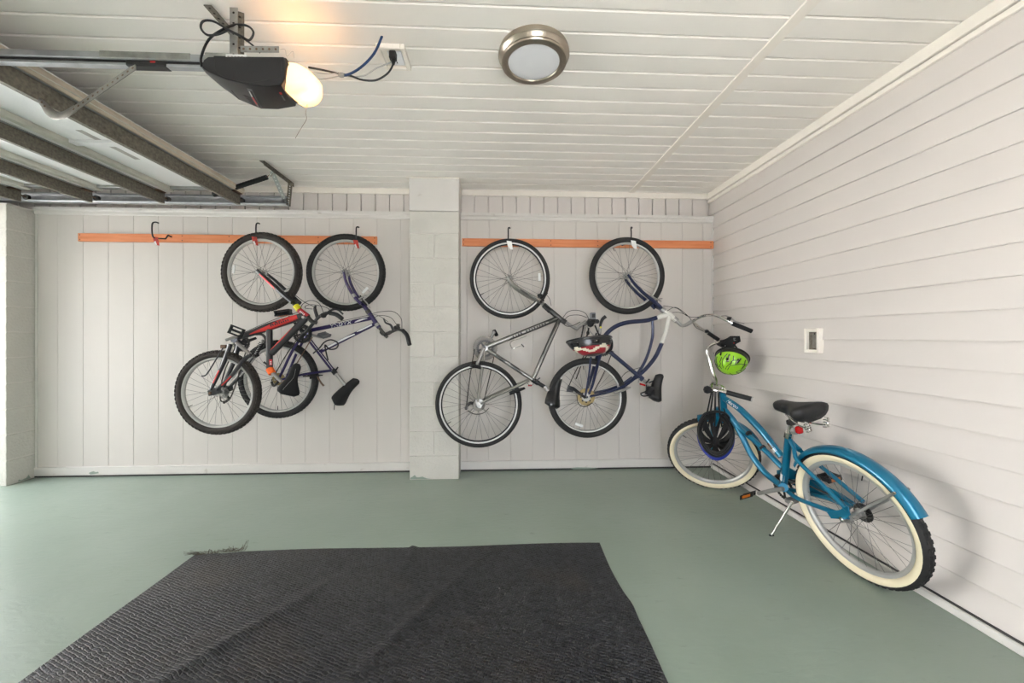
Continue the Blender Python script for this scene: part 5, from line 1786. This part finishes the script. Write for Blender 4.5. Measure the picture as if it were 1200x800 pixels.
# fork
hbm = q5(848.5, 482)
crown = hbm + (AXF + UPF * (RW + .045) - hbm) * .55
for sg in (1, -1):
    MB().tube(spline([crown + NF * sg * .045, AXF + UPF * .2 + NF * sg * .052, AXF + NF * sg * .052], 5), [.014, .012, .009], 8).build('fork_leg', 'frame_teal', b5)
MB().tube(spline([crown + NF * .05, crown + UPF * .02, crown - NF * .05], 4), .016, 8).build('fork_crown', 'frame_teal', b5)
MB().tube([crown, hbm], .016, 8).build('steerer', 'frame_teal', b5)
MB().cyl(AXF + NF * .066, AXF - NF * .066, .006, seg=8).build('axle', 'chrome', b5)
# saddle and post
T5('seat_post', [(924.5, 510), (928, 491)], .0135, 'chrome')
T5('seat_clamp', [(923.8, 512), (925, 506)], .0225, 'chrome')
sn, stl = q5(910, 471.5), q5(955, 484.5)
sd = saddle(b5, sn, stl, UPB, .118, 'saddle_black', th=.075, narrow=.045, rails=False, dip=.004, skirt=.85)
mid = sn.lerp(stl, .62)
sgx = MB()
for sg in (-1, 1):
    sgx.tube(spline([sn.lerp(stl, .3) - UPB * .045 + NB * sg * .02, mid - UPB * .075 + NB * sg * .03, stl - UPB * .07 + NB * sg * .05, stl - UPB * .04 + NB * sg * .07], 4), .0045, 6)
sgx.build('saddle_rail', 'chrome', sd)
coil(stl - UPB * .085 + NB * .05, stl - UPB * .035 + NB * .06, .012, .003, 4).build('saddle_spring', 'chrome', sd)
coil(stl - UPB * .085 - NB * .05, stl - UPB * .035 - NB * .06, .012, .003, 4).build('saddle_spring', 'chrome', sd)
MB().box(q5(928, 494.5), (.035, .05, .03), (hd, NB, UPB), .006).build('saddle_clamp', 'steel_dark', b5)
MB().box(q5(936.5, 503.5, .0), (.03, .035, .04), (hd, NB, UPB), .008).build('rear_reflector', 'red_lens', b5)
MB().ball(q5(931, 505), .022, 8).build('clamp_bracket', 'alloy', b5)
# drive
crc = q5(918, 571, -.05)
chainring(b5, crc, NB, .075, 'steel_dark')
T5('crank_arm', [(917.5, 572.5, .06), (903, 575, .075), (889, 578, .08)], [.013, .012, .011], 'alloy')
pd_c = q5(876.5, 580, .14)
pedal(b5, pd_c, NB, Vector((.75, .66, -.1)), UPZ, refl='amber', size=(.09, .07, .028))
T5('crank_arm', [(921, 566, -.065), (944, 561, -.075), (962, 557, -.08)], [.013, .012, .011], 'alloy')
pedal(b5, q5(972, 559, -.10), NB, hd, UPB, refl='amber', size=(.085, .07, .028))
cgp = [(910, 551, -.068), (925, 548, -.068), (950, 561, -.07), (985, 578, -.07), (1003, 590, -.07), (996, 597, -.07), (960, 582, -.07), (925, 566, -.068), (911, 562, -.068)]
MB().prism([q5(*x) for x in cgp], -NB * .004).build('chain_guard', 'frame_teal', b5)
T5('chain', [(920, 560, -.052), (955, 572, -.055), (1000, 592, -.055)], .004, 'chain')
T5('chain', [(925, 584, -.052), (960, 592, -.055), (1000, 606, -.055)], .004, 'chain')
kb = q5(928.5, 587.5, .03)
kf = PZ(904, 627, .004)
MB().tube([kb, kf], [.0075, .0065], 8).build('kickstand', 'chrome', b5)
MB().tube([kf + Vector((-.012, 0, 0)), kf + Vector((.012, 0, 0))], .006, 8).build('kickstand_foot', 'rubber_grip', b5)
MB().box(q5(928.5, 586, .0), (.045, .07, .028), (hd, NB, UPB), .006).build('kickstand_bracket', 'alloy', b5)
# handlebar: rises from the stem and sweeps back towards the wall
stp = q5(846.5, 459)
clampp = P(838.5, 452, 2.80)
MB().tube(spline([stp, stp + UPB * .03, clampp], 4), .0135, 10).build('stem', 'chrome', b5)
nearb = [clampp, P(836, 449.5, 2.76), P(833.5, 451.5, 2.70), P(833, 455, 2.66), P(838, 457, 2.62), P(846, 458.3, 2.585), P(852, 459.8, 2.56)]
MB().tube(spline(nearb, 5), .0115, 10).build('handlebar', 'chrome', b5)
farb = [clampp, P(839, 446, 2.86), P(836.5, 439, 2.9), P(832, 423, 2.93), P(828.5, 411, 2.94), P(832, 405, 2.94), P(839, 402, 2.93), P(847, 400.5, 2.92)]
MB().tube(spline(farb, 5), .0115, 10).build('handlebar', 'chrome', b5)
MB().tube(spline([clampp, P(845, 452.5, 2.78), P(850, 456.5, 2.76)], 4), .010, 8).build('bar_brace', 'chrome', b5)
MB().tube([P(851, 459.5, 2.565), P(881, 467.5, 2.49)], .0165, 12).build('grip', 'rubber_grip', b5)
MB().tube([P(880.5, 467.4, 2.4915), P(882, 467.8, 2.487)], .0175, 12).build('grip_end', 'cord_grey', b5)
MB().tube([P(844, 401, 2.925), P(864, 397.5, 2.88)], .0165, 12).build('grip', 'rubber_grip', b5)
MB().ball(P(829, 456.5, 2.66), (.028, .024, .03), 9).build('bell', 'plastic_black', b5)
# black pouch strapped on the raised grip
pm = MB()
pq = [P(841.5, 404, 2.89), P(846, 399, 2.89), P(852, 397, 2.89), P(858, 393.5, 2.87), P(864.5, 393.5, 2.85), P(865.5, 400, 2.85), P(860, 403, 2.87), P(858, 407, 2.88), P(849, 408, 2.89)]
c_ = sum(pq, Vector()) / len(pq)
pm.loft([[c_ + (p - c_) * .8 + Vector((0, -.034, 0)) for p in pq], [p + Vector((0, -.026, 0)) for p in pq], [p + Vector((0, .02, 0)) for p in pq], [c_ + (p - c_) * .8 + Vector((0, .03, 0)) for p in pq]])
po = pm.build('handlebar_pouch', 'saddle_fabric', b5)
MB().tube([P(849.5, 405.5, 2.855), P(852.5, 402, 2.855), P(849.8, 402.2, 2.855), P(853, 401.5, 2.855)], .003, 5).build('pouch_print', 'print_white', po)
MB().ball(P(860, 401.5, 2.84), (.007, .004, .007), 8).build('pouch_light', 'red_lens', po)
MB().box(P(861.5, 397.5, 2.835), (.028, .01, .022), None, .003).build('pouch_light_case', 'plastic_grey', po)

# ------------------------------------------------------------------ helmets
def helmet(root, C, crown, front, size, m, vents, band='helmet_black', inner='foam_dark', peak=0.0, cut=-.12, paint=None, name='shell'):
    """half shell with real vent slots over a dark foam liner. size = (half length, half width, height)"""
    Zc = Vector(crown).normalized()
    Xc = Vector(front)
    Xc = (Xc - Zc * Xc.dot(Zc)).normalized()
    Yc = Zc.cross(Xc)
    L_, W_, Hh = size
    NU, NV = 48, 18
    def pt(a, e, s=1.0):
        ce, se = math.cos(e), math.sin(e)
        x = L_ * ce * math.cos(a); y = W_ * ce * math.sin(a); z = Hh * se
        if peak and math.cos(a) > 0:
            x *= 1 + peak * math.cos(a) ** 4 * (1 - se)
        return Vector(C) + (Xc * x + Yc * y + Zc * z) * s
    def shell(test, s0, s1):
        mb = MB()
        vs, fs = [], []
        e0 = cut
        for lay, s in enumerate((s0, s1)):
            for j in range(NV + 1):
                e = e0 + (PI / 2 - .02 - e0) * j / NV
                for i in range(NU):
                    vs.append(pt(2 * PI * i / NU, e, s))
        def vid(l, j, i): return l * (NV + 1) * NU + j * NU + i % NU
        keep = lambda j, i: 0 <= j < NV and test(2 * PI * ((i % NU) + .5) / NU, e0 + (PI / 2 - e0) * (j + .5) / NV)
        for j in range(NV):
            for i in range(NU):
                if not keep(j, i): continue
                fs.append((vid(0, j, i), vid(0, j, i + 1), vid(0, j + 1, i + 1), vid(0, j + 1, i)))
                fs.append((vid(1, j, i), vid(1, j + 1, i), vid(1, j + 1, i + 1), vid(1, j, i + 1)))
                if not keep(j - 1, i): fs.append((vid(0, j, i), vid(1, j, i), vid(1, j, i + 1), vid(0, j, i + 1)))
                if not keep(j + 1, i): fs.append((vid(0, j + 1, i), vid(0, j + 1, i + 1), vid(1, j + 1, i + 1), vid(1, j + 1, i)))
                if not keep(j, i - 1): fs.append((vid(0, j, i), vid(0, j + 1, i), vid(1, j + 1, i), vid(1, j, i)))
                if not keep(j, i + 1): fs.append((vid(0, j, i + 1), vid(1, j, i + 1), vid(1, j + 1, i + 1), vid(0, j + 1, i + 1)))
        mb.add(vs, fs)
        return mb
    sh = shell(lambda a, e: not vents(a, e), 1.0, .93).build(name, m, root, smooth=50)
    shell(lambda a, e: not vents(a + .05, e + .03) or e < .1, .925, .8).build('liner', inner, root, smooth=50)
    if paint:
        for kk, (pm_, tst) in enumerate(paint):
            shell(lambda a, e: tst(a, e) and not vents(a, e), 1.006 + .004 * kk, 1.001).build('paint', pm_, root, smooth=50)
    if band:
        rg = [pt(2 * PI * i / NU, cut, 1.0) for i in range(NU)]
        MB().tube(rg, .008, 6, closed=True).build('rim_band', band, root)
    return pt

def slots(n, e0, e1, w=.5, ph=0.0):
    return lambda a, e: e0 < e < e1 and ((a + ph) / (2 * PI) * n) % 1.0 < w
# black and red helmet hanging from the silver bike's bars, crown down
hc = P(693, 399, 2.86)
h1 = thing('bike_helmet', P(693, 417, 2.86), 'black bike helmet with dark red and cream flashes, hanging from the silver bike', 'helmet', 'bike helmets')
def v1(a, e):
    a = (a + PI) % (2 * PI) - PI
    return (.12 < e < .42 and .3 < abs(a) % 1.05 < .62)
helmet(h1, hc, (.12, -.25, -1), (-1, -.1, .12), (.155, .105, .118), 'helmet_black', v1, peak=.22, cut=-.05,
       paint=[('helmet_red', lambda a, e: .5 < e < 1.15), ('helmet_cream', lambda a, e: .58 + .16 * math.sin(a * 4) < e < .8 + .16 * math.sin(a * 4))])
for (pa_, pb_) in (((684, 381), (680, 402)), ((697, 381), (706, 402)), ((690, 384), (686, 402)), ((699, 390), (694, 404))):
    MB().tube([P(pa_[0], pa_[1], 2.95), P(pb_[0], pb_[1], 2.86)], .006, 6, flat=(0, 1, 0)).build('strap', 'strap_black', h1)
MB().tube(spline([P(708, 394, 2.83), P(716, 398, 2.86), P(716.5, 408, 2.9), P(711, 413, 2.86)], 4), .010, 8).build('rear_cradle', 'plastic_black', h1)
# green helmet
hc = P(857.5, 420, 2.84)
h2 = thing('bike_helmet', P(855, 440, 2.84), 'lime green childs helmet with black crackle marks, hanging by the siding wall', 'helmet', 'bike helmets')
def v2(a, e):
    a = (a + PI) % (2 * PI) - PI
    for c0 in (-.75, 0, .75, 2.4, -2.4):
        if abs(a - c0 - (e - .6) * .25) < .11 and .35 < e < .85: return True
    return False
pt2 = helmet(h2, hc, (-.5, -.42, -.76), (.1, -.9, .4), (.118, .108, .128), 'helmet_green', v2, cut=-.1, band='helmet_black',
       paint=[('helmet_black', lambda a, e: e < .16)])
rv = random.Random(21)
for k in range(15):
    a, e = k * .42 + rv.uniform(-.1, .1), rv.uniform(.2, .5)
    da = rv.choice((-.06, .05, .1))
    L_ = []
    for j in range(11):
        L_.append(pt2(a, min(1.5, e), 1.003))
        a += da + rv.uniform(-.09, .09); e += rv.uniform(.03, .13)
    MB().tube(L_, [.0036, .0022], 5).build('crackle_mark', 'helmet_black', h2)
for (pa_, pb_) in (((849, 405), (844, 416)), ((860, 403), (868, 414))):
    MB().tube([P(pa_[0], pa_[1], 2.85), P(pb_[0], pb_[1], 2.80)], .007, 6, flat=(0, 1, 0)).build('strap', 'strap_black', h2)
# blue helmet, hung with its hollow side to the room
hc = P(838.5, 506, 2.60)
h3 = thing('bike_helmet', P(838, 538, 2.60), 'black and blue bike helmet hanging open side out from the teal cruiser', 'helmet', 'bike helmets')
def v3(a, e):
    a = (a + PI) % (2 * PI) - PI
    return .3 < e < 1.3 and (abs(a) % .7) > .38
pt3 = helmet(h3, hc, (.33, .6, -.73), (-.35, -.63, -.68), (.17, .108, .14), 'helmet_black', v3, band='helmet_black', peak=.12, cut=-.02,
       paint=[('helmet_blue', lambda a, e: math.cos(a) > .15 and e > -.02 and e < .6)])
for (pa_, pb_, pc_) in (((836, 456), (833, 480), (830, 500)), ((842, 458), (843, 480), (846, 500)), ((838, 456), (838, 478), (837, 520)), ((834, 458), (829, 482), (824, 505)), ((844, 460), (850, 484), (855, 500))):
    MB().tube(spline([P(*pa_, 2.70), P(*pb_, 2.60), P(*pc_, 2.585)], 4), .006, 6, flat=(0, 1, 0)).build('strap', 'strap_black', h3)
MB().tube([pt3(-1.45 + 2.9 * k / 24, .12, 1.03) for k in range(25)], [.006, .013, .016, .013, .006], 8).build('rim_bumper', 'helmet_blue', h3)
MB().tube(spline([P(820, 494, 2.58), P(826, 485, 2.57), P(838, 482, 2.565), P(850, 484.5, 2.57), P(857, 494, 2.58)], 5), .009, 8).build('rear_cradle', 'plastic_black', h3)
